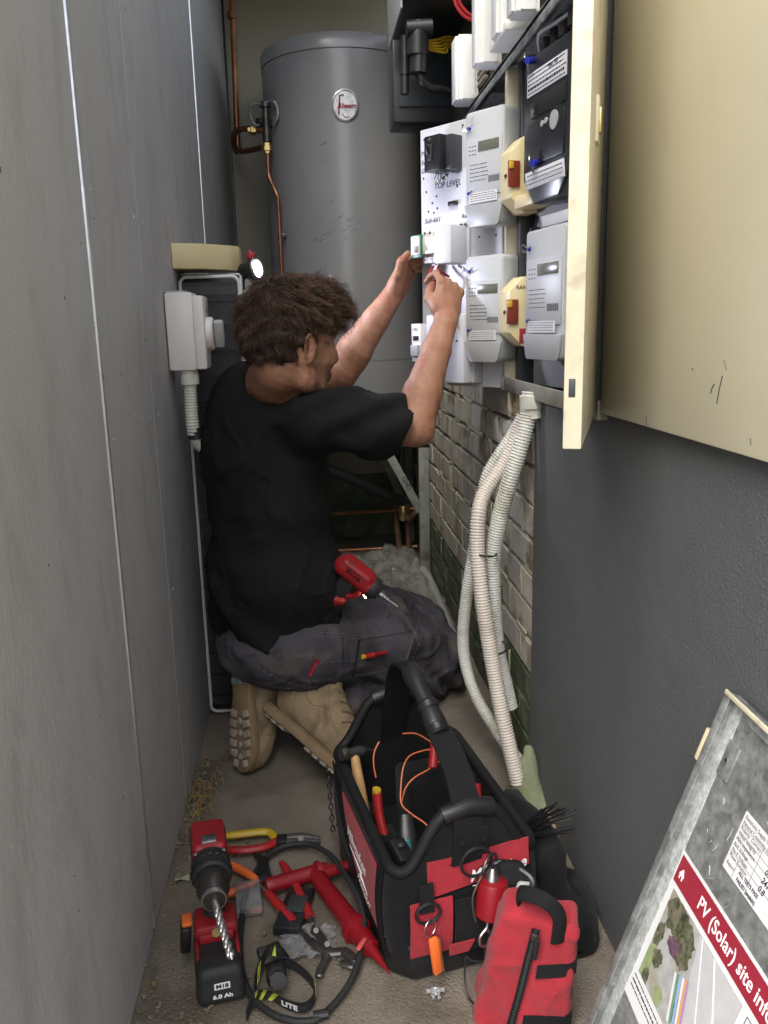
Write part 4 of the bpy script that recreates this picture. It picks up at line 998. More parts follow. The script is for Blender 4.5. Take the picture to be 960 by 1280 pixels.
# --- right hand: closed pinch, back of the hand to the viewer, knuckles to the right
def hand(W_, h, a, n, curl, thumb, sc=1.0, rp=None):
    """W_ wrist; h towards the fingers; a from little finger to index; n out of the back of the hand"""
    P = lambda x, y, z: W_+(h*x+a*y+n*z)*sc
    B_ = basis3(h, a, n)
    body.cone(W_, P(.03,0,0), .029, .030, .012, sq=(n, .78))
    body.box(P(.052,.0,0), (.043*sc,.040*sc,.0155*sc), B_, rad=.014, k=.014)
    body.ell(P(.035,.022,-.008), (.034*sc,.020*sc,.017*sc), B_, .012)      # ball of the thumb
    body.ell(P(.035,-.024,-.006), (.032*sc,.015*sc,.014*sc), B_, .010)
    ys = [-.032,-.0115,.0105,.0325]; L = [(.033,.021,.018),(.042,.026,.021),(.045,.029,.022),(.041,.025,.020)]; kx = [.084,.092,.094,.089]; rr_ = [.0083,.0092,.0095,.0092]
    tips = []
    for i in range(4):
        p = P(kx[i], ys[i], .002); ang = 0; sp = (ys[i]*2.2)
        body.ell(p+n*.003, (.0125*sc,.0105*sc,.0115*sc), B_, .007)
        q = p
        for j in range(3):
            ang += curl[i][j]; d = (h*math.cos(R(ang))-n*math.sin(R(ang))+a*sp*.35*math.cos(R(ang))).normalized()
            q2 = q+d*L[i][j]*sc; body.cone(q, q2, (rr_[i]-.0007*j)*sc, (rr_[i]-.0007*(j+1))*sc, .0035 if j else .006); q = q2
        tips.append(q)
    t = [P(*x) for x in thumb]
    body.cone(t[0], t[1], .0175*sc, .0125*sc, .012); body.cone(t[1], t[2], .0118*sc, .0108*sc, .005); body.cone(t[2], t[3], .0112*sc, .0088*sc, .004)
    tips.append(t[3]); return tips
def nail(tip, d, nrm, w=.0055):
    MB(frame(tip-d*.004+nrm*.0062, d, d.cross(nrm))).box((0,0,0), (.010,w*2,.0016), .0007).build('fingernail', MATS.get('nail') or mat('nail', (.42,.26,.19), .3), pr, world=True)
h = (PY(563, 352, 2.17)-WR_R).normalized(); n = Vector((.40, -.90, -.0)); n = (n-h*n.dot(h)).normalized(); a = n.cross(h)
if a.x > 0: a = -a
tR = hand(WR_R+h*.012, h, a, n, [(62,82,45),(58,80,45),(52,70,40),(34,52,34)], [(.020,.022,-.010),(.050,.040,-.030),(.082,.034,-.040),(.104,.022,-.044)], .98)
h = Vector((.52, .12, .86)).normalized(); n = Vector((-.70, .55, .38)); n = (n-h*n.dot(h)).normalized(); a = h.cross(n)
if a.y > 0: a = -a
tL = hand(WR_L+h*.006, h, a, n, [(48,42,28),(44,40,26),(42,38,24),(38,34,22)], [(.016,.018,-.012),(.044,.052,-.014),(.078,.066,-.012),(.106,.062,-.016)], .98)
nail(tL[4], (PY(527,308,2.22)-tL[4]).normalized() if (PY(527,308,2.22)-tL[4]).length > .003 else Vector((0,0,1)), Vector((-.35,-.93,0)))
body.warp(lambda X,Y,Z: .0006*np.sin(X*190+Z*90)*np.sin(Y*170-Z*120))
bo = body.build('body', M_skin, pr, world=True, it=2)
# lower body stays hidden under the clothes; eyes
for s_ in (1,-1):
    e = MB(); e.lathe(H(.089,.031*s_,-.0155)-hx*.011, hx, [(0,.0005),(.002,.007),(.006,.0105),(.011,.0118),(.016,.0105),(.020,.007),(.0215,.0035),(.0222,.0003)], 18); e.build('eye', mat('eye', (.5,.48,.45), .15), pr, world=True)
    mb = MB()
    for k in range(40):
        y = (.016+.034*random.random()); p = H(.098-(y-.016)*.35, y*s_, .010+.004*random.random()-.1*abs(y-.033)); q = p+(hy*s_*.007+hz*.003+hx*.002); mb.tube([p, q], [.0006,.0002], 3)
    mb.build('eyebrow', M_hair, pr, world=True)

# hair: a lumpy cap plus thousands of curled locks
cap = SDF((-.22, 1.80, .98), (.14, 2.14, 1.29), .0036)
cap.ell(H(-.010,0,.024), (.108*HS,.084*HS,.097*HS), BH, .01)
cap.ell(H(-.045,0,-.012), (.072*HS,.079*HS,.075*HS), BH, .02)
cap.ell(H(.060,0,.070), (.055*HS,.062*HS,.042*HS), BH, .02)
cap.ell(H(.085,0,-.055), (.075,.10,.085), BH, .015, op='s')                 # face opening
for s_ in (1,-1): cap.ell(H(.032,.085*s_,-.070), (.062,.045,.070), BH, .012, op='s')
cap.ell(H(-.06,0,-.118), (.11,.12,.060), BH, .012, op='s')
capn = np.array([HC.x, HC.y, HC.z])
cap.warp(lambda X,Y,Z: .005*np.sin(X*95+3*np.sin(Z*60))*np.sin(Y*90+2*np.sin(X*50))+.003*np.sin(Z*170+Y*120))
co = cap.build('hair', mat('hair_base', (.018,.0085,.0045), .75, var=.4, vscale=30), pr, world=True, it=2)
Vc, Fc = cap.mesh(2)
fc = Vc[Fc].mean(1); e1_ = Vc[Fc[:,1]]-Vc[Fc[:,0]]; e2_ = Vc[Fc[:,2]]-Vc[Fc[:,0]]; fn_ = np.cross(e1_, e2_); fn_ /= np.linalg.norm(fn_, axis=1)[:,None]+1e-9
if ((fc-capn)*fn_).sum(1).mean() < 0: fn_ = -fn_
BHn = np.array(BH); loc = (fc-capn)@BHn/HS
ok = (((fc-capn)*fn_).sum(1) > 0) & (loc[:,2] > -.095)
ids = np.where(ok)[0]; rs = np.random.RandomState(3); NS = 13000; pick = rs.choice(ids, NS)
P0 = fc[pick]; Nn = fn_[pick]; Lc = loc[pick]
crown = np.array([-.075, .0, .07])
fl = Lc-crown; fl[:,2] -= .05; fl = fl/np.linalg.norm(fl, axis=1)[:,None]
fl = fl@BHn.T; fl = fl-Nn*(fl*Nn).sum(1)[:,None]; fl /= np.linalg.norm(fl, axis=1)[:,None]+1e-9
# clumped swirl so neighbouring strands run together
sw = np.stack([vnoise(P0, 26, 1), vnoise(P0, 26, 2), vnoise(P0, 26, 3)], 1)*1.15; fl = fl+sw-Nn*(sw*Nn).sum(1)[:,None]; fl /= np.linalg.norm(fl, axis=1)[:,None]+1e-9
top = np.clip((Lc[:,2]+.02)/.09, 0, 1); front = np.clip((Lc[:,0]+.02)/.09, 0, 1)
Ln = .019+.022*top+.018*top*front; Ln *= rs.uniform(.6,1.15,NS); lift = .10+.40*top+.35*top*front
curl = .0014+.0058*top*(.35+.65*front)
side = np.cross(fl, Nn); ph = rs.rand(NS)*.9*2+vnoise(P0, 55, 9)*14; fr = .7+.55*top+.5*top*front+rs.rand(NS)*.25
K = 12; pts = []
for k in range(K):
    t = k/(K-1); c = P0-Nn*.002+fl*(Ln*t)[:,None]+Nn*(Ln*lift*(t-.72*t*t))[:,None]
    a_ = ph+fr*2*np.pi*t; c = c+(side*np.cos(a_)[:,None]+Nn*np.sin(a_)[:,None])*(curl*min(1,t*2.2))[:,None]; c[:,2] -= .25*Ln*t*t*.3
    pts.append(c)
Pt = np.stack(pts, 1); T_ = np.gradient(Pt, axis=1); T_ /= np.linalg.norm(T_, axis=2)[:,:,None]+1e-9
up_ = np.broadcast_to(Nn[:,None,:], T_.shape); U_ = np.cross(T_, up_); U_ /= np.linalg.norm(U_, axis=2)[:,:,None]+1e-9; W_ = np.cross(T_, U_)
rad = (.0008*rs.uniform(.7,1.35,NS))[:,None]*np.linspace(1, .22, K)[None,:]
VV = np.stack([Pt+(U_*math.cos(a_)+W_*math.sin(a_))*rad[:,:,None] for a_ in (0, 2.094, 4.189)], 2).reshape(-1, 3)
ix = (np.arange(NS)[:,None,None]*K*3+np.arange(K-1)[None,:,None]*3); kk = np.arange(3)[None,None,:]; k2 = (kk+1) % 3
FF = np.stack([ix+kk, ix+k2, ix+3+k2, ix+3+kk], -1).reshape(-1, 4)
hs_ = meshobj('hair_strands', VV, FF, M_hair, co, True, False, None)
Mi = np.array(rootm(co).inverted()); 
co_ = np.empty(len(hs_.data.vertices)*3, np.float32); hs_.data.vertices.foreach_get('co', co_); co_ = co_.reshape(-1,3)@Mi[:3,:3].T+Mi[:3,3]; hs_.data.vertices.foreach_set('co', co_.astype(np.float32).ravel()); hs_.data.update()
tag(hs_, kind='stuff')
# stubble, neck fuzz and forearm hair: short hairs grown from the skin
bV, bF = body.mesh(2); bc_ = bV[bF].mean(1); bn_ = np.cross(bV[bF[:,1]]-bV[bF[:,0]], bV[bF[:,2]]-bV[bF[:,0]]); bn_ /= np.linalg.norm(bn_, axis=1)[:,None]+1e-9
if (bn_*(bc_-np.array(HC)))[np.linalg.norm(bc_-np.array(HC), axis=1) < .1].sum() < 0: bn_ = -bn_
bl = (bc_-np.array(HC))@BHn/HS
def fuzz(mask, n, L0, down, r0, nm, lay=.35):
    ids_ = np.where(mask)[0]
    if not len(ids_): return
    p_ = ids_[rs.randint(0, len(ids_), n)]; a = bc_[p_]+rs.randn(n,3)*.0012-bn_[p_]*.0003
    t1 = down-bn_[p_]*(bn_[p_]*down).sum(1)[:,None]; t1 = t1/(np.linalg.norm(t1, axis=1)[:,None]+1e-9)+rs.randn(n,3)*.25
    L_ = L0*rs.uniform(.5,1.2,n)[:,None]; b_ = a+(t1+bn_[p_]*lay)*L_*.5; c_ = a+(t1*1.05+bn_[p_]*lay*.4)*L_
    s_ = np.cross(t1, bn_[p_]); s_ = s_/(np.linalg.norm(s_, axis=1)[:,None]+1e-9)*r0
    VV_ = np.stack([a-s_, a+s_, b_-s_*.7, b_+s_*.7, c_], 1).reshape(-1,3); o_ = np.arange(n)[:,None]*5
    F1 = [tuple(x) for x in (o_+np.array([0,1,3,2])).tolist()]+[tuple(x) for x in (o_+np.array([2,3,4])).tolist()]
    tag(meshobj(nm, VV_, F1, M_hair, pr, True, True, None), kind='stuff')
beard = (bl[:,0] > -.01) & (bl[:,2] < -.060-.35*(bl[:,0]-.02)*0) & (bl[:,2] > -.165) & (np.abs(bl[:,1]) > .0) & (bl[:,0] < .13) & (np.linalg.norm(bl-np.array([.04,0,-.09]), axis=1) < .095)
fuzz(beard, 3800, .0055, np.array([0,0,-1.]), .00032, 'stubble', .5)
side_ = (bl[:,0] > -.005) & (bl[:,0] < .035) & (bl[:,2] < .03) & (bl[:,2] > -.07) & (np.abs(bl[:,1]) > .045)
fuzz(side_, 900, .007, np.array([0,0,-1.]), .00035, 'sideburn', .3)
for S_, E_, W_, nm in ((SH_R, EL_R, WR_R, 'forearm_hair'), (SH_L, EL_L, WR_L, 'forearm_hair')):
    ax3 = np.array(W_-E_); L3 = np.linalg.norm(ax3); ax3 /= L3; q3 = (bc_-np.array(E_))@ax3; rad3 = np.linalg.norm(bc_-np.array(E_)-q3[:,None]*ax3, axis=1)
    fuzz((q3 > .02) & (q3 < L3-.015) & (rad3 < .07), 900, .0075, ax3*1.0, .00018, nm, .35)

# --- t-shirt
sh = SDF((-.34, 1.80, .20), (.30, 2.42, 1.06), .0058)
C = lambda x, y, z: Vector((x, y, z))
sh.ell(C(-.125,2.115,.83), (.135,.185,.19), BT, .03); sh.ell(C(-.118,2.10,.66), (.148,.180,.22), BT, .05); sh.ell(C(-.115,2.085,.47), (.152,.178,.20), BT, .05)
sh.box(C(-.112,2.08,.42), (.140,.168,.15), BT, rad=.10, k=.05)
sh.cone(NB+C(.0,-.005,-.045), SH_R+C(0,0,.0), .074, .064, .05); sh.cone(NB+C(0,0,-.045), SH_L, .074, .062, .05)
sh.cone(NB+C(-.04,.03,-.07), NB+C(-.085,.01,-.16), .075, .09, .05)
sE_R = PY(488, 533, 2.00); sE_L = SH_L.lerp(EL_L, .66)
sh.chain([SH_R, SH_R.lerp(sE_R, .55), sE_R+(sE_R-SH_R).normalized()*.03], [.068,.068,.068], .045)
sh.chain([SH_L, sE_L], [.066,.064], .045)
# folds: pulled from armpit and waist
def folds(X,Y,Z):
    P = np.stack(np.broadcast_arrays(X,Y,Z), -1)
    d = .008*np.sin((Z*34+X*22-Y*12)+1.3*np.sin(X*17+Z*9))*np.clip((.70-Z)/.3,0,1)
    d = d+.0065*np.sin(Z*55-X*40+Y*25+1.5*np.sin(Z*20))*np.clip((X+.12)/.2,0,1)*np.clip((Z-.66)/.12,0,1)
    d = d+.010*vnoise(P*np.array([1,1,.6]), 13, 4)+.006*vnoise(P, 30, 5)
    r_ = np.abs(vnoise(P*np.array([1.3,1.3,.55])+.02*np.sin(Z*30)[...,None], 11, 14)); d = d-.013*np.exp(-(r_/.055)**2)*.5
    r_ = np.abs(vnoise(P*np.array([.8,.8,1.5]), 15, 16)); d = d-.010*np.exp(-(r_/.05)**2)*.5*np.clip((.62-Z)/.15,0,1)
    return d
sh.warp(folds)
# openings: neck, sleeve ends, hem
nd = (H(-.03,0,-.06)-NB).normalized()
sh.cone(NB+nd*.018+C(.005,-.004,0), NB+nd*.16, .069, .085, .004, op='s')
a1_ = (sE_R-SH_R).normalized(); 
def cutplane(s, p, nrm, rad, k=0.0):
    nrm = Vector(nrm).normalized(); c = Vector(p)+nrm*rad; s.ell(c, (rad,rad,rad), None, k, op='s')
cutplane(sh, sE_R+a1_*.012, a1_+C(0,0,-.12), .25); sh.cone(sE_R-a1_*.022, sE_R+a1_*.08, .054, .058, .002, op='s')
a2_ = (EL_L-SH_L).normalized(); cutplane(sh, sE_L, a2_, .20); sh.cone(sE_L-a2_*.04, sE_L+a2_*.05, .055,.058, .002, op='s')
hemp = PY(335, 822, 1.96); cutplane(sh, C(-.11,2.05,.302), (.30,-.05,-1), 1.2, .004)
so = sh.build('t_shirt', M_shirt, pr, world=True, it=2)
# ribbed collar
ring = []
cc0 = NB+nd*.020+C(.004,-.004,0)
ux = Vector((1,0,0)); ux = (ux-nd*ux.dot(nd)).normalized(); uy = nd.cross(ux)
for k in range(40): a_ = 2*math.pi*k/40; ring.append(cc0+(ux*math.cos(a_)+uy*math.sin(a_))*.0725)
MB().tube(ring, .0075, 8, closed=True, flat=(.6,1.5)).build('collar', M_shirt, so, world=True)

# --- trousers
tr = SDF((-.33, 1.80, -.02), (.50, 2.62, .46), .0055)
tr.ell(C(-.115,2.06,.305), (.150,.175,.105), BT, .03)
KN_R = C(.352, 2.33, .108); KN_L = C(.30, 2.54, .13); HP_R = C(-.045, 1.995, .295); HP_L = C(-.10, 2.17, .30)
tr.chain([HP_R, HP_R.lerp(KN_R,.5)+C(0,0,.030), KN_R+C(-.01,0,.018)], [.100,.098,.084], .04)
tr.chain([HP_L, HP_L.lerp(KN_L,.5)+C(0,0,.05), KN_L+C(0,0,.03)], [.105,.098,.084], .04)
tr.chain([C(-.07,2.08,.31), C(.14,2.27,.262), C(.315,2.44,.165)], [.095,.098,.088], .05)
tr.cone(KN_R, KN_R+C(.015,.0,-.035), .078, .060, .03); tr.cone(KN_L, KN_L+C(.01,0,-.035), .078, .060, .03)
AN_R = C(.045, 2.02, .115); AN_L = C(-.165, 2.03, .17)
tr.chain([KN_R+C(0,0,-.02), KN_R.lerp(AN_R,.55), AN_R], [.070,.068,.052], .03)
tr.chain([KN_L+C(0,0,-.02), KN_L.lerp(C(.02,2.16,.09),.6), C(-.06,2.10,.11)], [.070,.068,.055], .03)
tr.cone(HP_R+C(-.08,.05,.0), C(-.145,2.10,.215), .09, .062, .04)
def tfold(X,Y,Z):
    P = np.stack(np.broadcast_arrays(X,Y,Z), -1); u = X*.87+Y*.5
    d = .009*np.sin(u*52+Z*38+1.8*np.sin(Z*22+X*14))*np.clip((X-.02)/.1,0,1)*(.4+.6*np.clip((.30-Z)/.2,0,1))
    d = d+.010*np.sin(Z*60-X*30+2*np.sin(X*20))*np.clip((X-.22)/.08,0,1)*.45+.011*vnoise(P,15,11)+.006*vnoise(P,34,12)
    r_ = np.abs(vnoise(P*np.array([.75,.75,1.3]), 17, 21)); d = d-.012*np.exp(-(r_/.05)**2)*.5
    r_ = np.abs(vnoise(P*np.array([1.2,1.2,.9]), 31, 22)); d = d-.006*np.exp(-(r_/.06)**2)*.5
    return d
tr.warp(tfold)
to = tr.build('trousers', M_trousers, pr, world=True, it=2)
tV, tF = tr.mesh(2); TBV = BVHTree.FromPolygons([tuple(v) for v in tV], [tuple(f) for f in tF])
def onto(bv, px, py, off=.001):
    r_ = ray(px, py).normalized(); hit = bv.ray_cast(CAMP, r_)
    if hit[0] is None: return None
    nn = hit[1] if hit[1].dot(r_) < 0 else -hit[1]
    return hit[0]+nn*off, nn
def surf_line(bv, pxs, rad, name, m, parent, dash=0, off=.0008):
    pts = [onto(bv, a_, b_, off) for a_, b_ in spline2(pxs)]; pts = [p[0] for p in pts if p]
    mb = MB()
    if dash:
        for k in range(0, len(pts)-1, 2): mb.tube([pts[k], pts[k+1]], rad, 4)
    elif len(pts) > 2: mb.tube(pts, rad, 5)
    if mb.v: return mb.build(name, m, parent, world=True)
def spline2(pxs, n=10): return [(p[0], p[1]) for p in spline([(a_, b_, 0) for a_, b_ in pxs], n)]
def surf_patch(bv, quad, name, m, parent, n=14, off=.0016, thick=.0016):
    rows = []
    for i in range(n+1):
        row = []
        for j in range(n+1):
            u, v = i/n, j/n
            x = (1-u)*((1-v)*quad[0][0]+v*quad[1][0])+u*((1-v)*quad[3][0]+v*quad[2][0]); y = (1-u)*((1-v)*quad[0][1]+v*quad[1][1])+u*((1-v)*quad[3][1]+v*quad[2][1])
            p = onto(bv, x, y, off)
            if p is None: return None
            row.append(p[0])
        rows.append(row)
    return MB().sheet(rows, thick).build(name, m, parent, world=True, ang=0)
for L_ in ([(392,790),(420,792),(455,795),(490,792)], [(393,794),(420,796),(455,799),(490,796)], [(395,830),(430,826),(470,828)], [(526,745),(524,770),(520,790)], [(525,787),(545,792),(572,790)], [(528,790),(520,815),(505,838)], [(340,858),(365,860),(395,850)], [(318,832),(352,850),(390,862)]):
    surf_line(TBV, L_, .0007, 'stitching', M_stitch, to, dash=1)
surf_patch(TBV, [(447,800),(520,788),(505,835),(440,846)], 'cargo_pocket', M_trousers, to)
surf_patch(TBV, [(530,790),(570,788),(566,815),(515,830)], 'knee_panel', M_trousersd, to)
surf_patch(TBV, [(395,823),(399,826),(388,845),(384,841)], 'red_tag', M_redprint, to, n=4, off=.003)
sd_ = thing('screwdriver', 'small red insulated screwdriver with yellow end poking out of the trouser pocket', 'screwdriver', tuple(onto(TBV, 465, 819, .01)[0]))
p0, p1 = onto(TBV, 451, 821, .008)[0], onto(TBV, 481, 815, .010)[0]
dd_ = (p1-p0).normalized(); MB().lathe(p0, dd_, [(0,.006),(.006,.0075),(.03,.0065),(.034,.009),(.038,.0065),((p1-p0).length,.005)], 12).build('handle', M_redtool, sd_, world=True)
MB().lathe(p0-dd_*.003, dd_, [(0,.004),(.001,.0065),(.006,.0070),(.0065,.004)], 12).build('end_cap', M_yellow, sd_, world=True)

# --- boots
def boot(M_, sc, lab, bend=0):
    t = bpy.data.objects.new('boot', None)
    s = SDF((-.02,-.065,-.02), (.33,.065,.25), .0042)
    s.cone((.045,0,.055), (.05,0,.16), .046, .048, .03); s.cone((.05,0,.16), (.055,0,.20), .048, .050, .01)
    s.cone((.06,0,.05), (.23,0,.042), .044, .040, .03, sq=((0,0,1),.95)); s.ell((.235,0,.035), (.062,.046,.036), None, .02); s.cone((.09,0,.11), (.20,0,.055), .036,.034,.03)
    s.box((.15,0,.0), (.17,.07,.012), None, rad=.004, k=.002, op='s')
    s.cone((.056,0,.17), (.06,0,.30), .040,.044,.003, op='s')
    s.warp(lambda X,Y,Z: .0012*np.sin(X*140)*np.clip((X-.1)*8,0,1)*np.clip((Z-.05)*20,0,1)+.0009*np.sin(X*80+Z*160)*np.sin(Y*120))
    def D(V): return V
    T = M_ @ Matrix.Scale(sc, 4)
    def dfm(V):
        A = np.array(T); return V@A[:3,:3].T+A[:3,3]
    up_ = s.build('boot', M_boot, pr, world=True, it=2, deform=dfm)
    b = MB(T)
    out = [(.0,-.028),(.012,-.038),(.06,-.037),(.11,-.034),(.17,-.045),(.22,-.048),(.27,-.040),(.297,-.015),(.297,.015),(.27,.040),(.22,.048),(.17,.045),(.11,.034),(.06,.037),(.012,.038),(.0,.028)]
    out = [(p[0], p[1]) for p in spline([(x,y,0) for x,y in out], 4, True)]
    b.prism(out, .022, Matrix.Translation((0,0,-.010)), .004); b.build('sole', M_sole, up_, world=True)
    # lugs under the sole: separate tread blocks
    LUG = lambda *a, **k: MB(T).box(*a, **k).build('tread_block', M_lug, up_, world=True)
    for (x, w) in [(.018,.024),(.042,.028),(.066,.028),(.15,.034),(.175,.038),(.20,.040),(.225,.040),(.25,.036),(.275,.026)]:
        for s_ in (1,-1): LUG((x, s_*w*.72, -.0125), (.018, w*.62, .009), .002, rot=(0,0,R(14*s_)))
    for x in (.03,.055,.17,.2,.23,.26): LUG((x, 0, -.012), (.013,.014,.007), .002, rot=(0,0,R(45)))
    MB(T).box((.06,0,-.0118), (.032,.022,.008), .003).build('sole_insert', M_blueg, up_, world=True)
    # welt, panels, laces
    wl_ = MB(T); o2 = [(x*1.0+.0, y*.96, .0135) for x, y in out]; wl_.tube(o2, .0022, 5, closed=True); wl_.build('welt', M_sole, up_, world=True)
    sv, sf = s.mesh(2); bv = BVHTree.FromPolygons([tuple(v) for v in sv], [tuple(f) for f in sf])
    def around(pts, rad, name, m, off=.0006):
        q = []
        for p in spline(pts, 6):
            r_ = bv.find_nearest(Vector(p)); q.append(r_[0]+r_[1]*off if r_[1].dot(Vector(p)-Vector((.1,0,.08))) > 0 else r_[0]-r_[1]*off)
        MB(T).tube(q, rad, 5).build(name, m, up_, world=True)
    for s_ in (1,-1):
        around([(.01,.06*s_,.10),(.06,.06*s_,.09),(.10,.06*s_,.075),(.14,.06*s_,.10)], .0009, 'seam', M_sole)
        around([(.10,.06*s_,.18),(.11,.06*s_,.13),(.15,.06*s_,.08),(.19,.06*s_,.055),(.21,.06*s_,.02)], .0009, 'seam', M_sole)
        around([(.02,.06*s_,.17),(.03,.06*s_,.12),(.06,.07*s_,.06),(.08,.06*s_,.02)], .0009, 'seam', M_sole)
    around([(.205,.06,.03),(.215,.03,.09),(.215,0,.10),(.215,-.03,.09),(.205,-.06,.03)], .0011, 'toe_seam', M_sole)
    for k in range(6):
        x = .105+.016*k; z = .185-.021*k
        around([(x-.01,-.03,z-.004),(x+.012,-.01,z+.02),(x+.012,.01,z+.02),(x-.004,.03,z-.012)], .0020, 'lace', M_sole, .002)
    for s_ in ():
        MB(T).tube(spline([(.105,0,.185),(.125,.015*s_,.19),(.140,.030*s_,.165),(.135,.034*s_,.145),(.115,.015*s_,.165)], 6), .0018, 6).build('lace_loop', M_sole, up_, world=True)
    around([(.005,0,.205),(.03,.045,.205),(.07,.05,.205),(.10,.02,.205),(.10,-.02,.205),(.07,-.05,.205),(.03,-.045,.205),(.005,0,.205)], .004, 'collar_padding', M_boot, .0)
    return up_
def boot_frame(hb, tb, up_, ):
    x = (Vector(tb)-Vector(hb)).normalized(); z = Vector(up_); z = (z-x*z.dot(x)).normalized(); y = z.cross(x)
    m = Matrix.Identity(4)
    for r in range(3): m[r][0] = x[r]; m[r][1] = y[r]; m[r][2] = z[r]; m[r][3] = hb[r]
    return m
boot(boot_frame(PY(336, 884, 1.99), PZ(462, 990, .008), (.60, .30, .72)), 1.1, 'right')
boot(boot_frame(PY(303, 818, 2.03), PZ(306, 966, .005), (.70, .70, .05)), .98, 'left')

# ---------------------------------------------------------------- tool bag
BU = Vector((.243, .052, 0)).normalized(); BV = Vector((-.052, .243, 0)).normalized()
BG = Matrix(((BU.x, BV.x, 0, .103), (BU.y, BV.y, 0, 1.206), (0, 0, 1, 0), (0, 0, 0, 1)))   # x: across the near end, y: along the bag, z: up
W, L, = .262, .405
bag = thing('tool_bag', 'open red and black tool tote with padded rim and carry strap behind the pouch', 'tool bag', M=BG)
def rimz(x, y):
    e = math.exp(-((x-W/2)/.085)**4); g = max(0, 1-min(y, L-y)/.05)
    return .205+.105*e*max(0, min(1, g))+.03*(y/L)
def wall_rows(path, z0, z1f, n=10, bulge=.0):
    rows = []
    for i in range(n+1):
        t = i/n; rows.append([(x+nx*bulge*math.sin(math.pi*t), y+ny*bulge*math.sin(math.pi*t), z0+(z1f(x, y)-z0)*t) for x, y, nx, ny in path])
    return rows
path = []
cr = .035
def arc(cx, cy, a0, n=6): 
    for k in range(n+1): a = R(a0+90*k/n); path.append((cx+cr*math.cos(a), cy+cr*math.sin(a), math.cos(a), math.sin(a)))
arc(cr, cr, 180)
for k in range(1, 14): path.append((cr+(W-2*cr)*k/14, 0, 0, -1))
arc(W-cr, cr, -90)
for k in range(1, 14): path.append((W, cr+(L-2*cr)*k/14, 1, 0))
arc(W-cr, L-cr, 0)
for k in range(1, 14): path.append((W-cr-(W-2*cr)*k/14, L, 0, 1))
arc(cr, L-cr, 90)
for k in range(1, 14): path.append((0, L-cr-(L-2*cr)*k/14, -1, 0))
path.append(path[0])
MB().sheet(wall_rows(path, .045, rimz, 14, .008), .009).build('fabric_wall', M_blackcloth, bag)
MB().tube([(x, y, rimz(x, y)) for x, y, _, _ in path[:-1]], .0105, 12, closed=True).build('padded_rim', mat('rim_vinyl', (.008,.0083,.0095), .6, spec=.35, var=.2, bump=.0010, bscale=260), bag)
pol = [(.03,-.006),(W-.03,-.006),(W+.006,.03),(W+.006,L-.03),(W-.03,L+.006),(.03,L+.006),(-.006,L-.03),(-.006,.03)]
f = MB(); f.prism(pol, .055, Matrix.Identity(4), .008); f.build('moulded_base', M_black, bag)
mb = MB()
for x, y, nx, ny in path[::5]: mb.cyl((x+nx*.004, y+ny*.004, .07), (x+nx*.010, y+ny*.010, .07), .005, .004, 10)
mb.build('rivet', M_dgrey, bag)
MB().box((W/2, L/2, .08), (W-.03, L-.03, .01)).build('inner_floor', M_blackcloth, bag)
def panel_on(face, pts, name, m, off=.012, th=.003, n=8, par=bag):
    """pts: quad on the bag's near end ('n': x,z) or left side ('l': y,z) following the bulge"""
    rows = []
    for i in range(n+1):
        row = []
        for j in range(n+1):
            u, v = i/n, j/n; q = [(1-u)*((1-v)*pts[0][k]+v*pts[1][k])+u*((1-v)*pts[3][k]+v*pts[2][k]) for k in (0,1)]
            b = .008*math.sin(math.pi*max(0, min(1, (q[1]-.045)/.17)))+off
            row.append((q[0], -b, q[1]) if face == 'n' else (-b, q[0], q[1]))
        rows.append(row)
    return MB().sheet(rows, th).build(name, m, par)
lp_ = panel_on('l', [(.30,.195),(.055,.190),(.055,.065),(.15,.060)], 'red_side_panel', M_redcloth, .008)
panel_on('l', [(.052,.205),(.028,.205),(.028,.05),(.052,.05)], 'corner_webbing', M_webbing, .010)
panel_on('l', [(.39,.215),(.31,.205),(.165,.055),(.185,.05)], 'side_webbing', M_webbing, .008)
TL_ = Matrix(((0,0,-1,-.0225),(-1,0,0,0),(0,1,0,0),(0,0,0,1)))   # text frame on the left side: runs towards the near end
def lt(y, z, rot=0): return Matrix.Translation((-.0200, y, z)) @ Matrix(((0,0,-1,0),(-1,0,0,0),(0,1,0,0),(0,0,0,1))) @ Matrix.Rotation(rot, 4, 'Z')
text('logo_lettering', 'Milwaukee', .034, lt(.235, .155, R(-4)), M_print, lp_, shear=.28, bold=.0006, sx=.86)
mb = MB(lt(.22, .132, R(-6))); mb.tube([(0,0,0),(.085,.002,0),(.075,-.006,0),(.125,-.012,0)], [.0004,.0018,.0018,.0003], 6, flat=(1,1)); mb.build('logo_bolt', M_print, lp_)
text('logo_lettering', 'PACKOUT', .016, lt(.165, .103, R(-8)), M_print, lp_, shear=.25, sx=1.1)
# near end: red band with logo, pockets
rb = panel_on('n', [(.055,.228),(.240,.236),(.240,.188),(.055,.165)], 'red_end_band', M_redcloth, .010)
text('logo_lettering', 'Milwaukee', .030, Matrix.Translation((.125, -.0265, .196)) @ Matrix(((1,0,0,0),(0,0,-1,0),(0,1,0,0),(0,0,0,1))) @ Matrix.Rotation(R(4), 4, 'Z'), M_print, rb, shear=.28, bold=.0006, sx=.8)
mb = MB(Matrix.Translation((.13, -.0262, .178)) @ Matrix(((1,0,0,0),(0,0,-1,0),(0,1,0,0),(0,0,0,1)))); mb.tube([(0,0,0),(.05,.004,0),(.044,-.003,0),(.08,.0,0)], [.0004,.0016,.0016,.0003], 6); mb.build('logo_bolt', M_print, rb)
panel_on('n', [(.02,.165),(.095,.165),(.095,.06),(.02,.06)], 'red_pocket', M_redcloth, .016)
panel_on('n', [(.098,.16),(.165,.16),(.165,.055),(.098,.055)], 'black_pocket', M_blackcloth, .022)
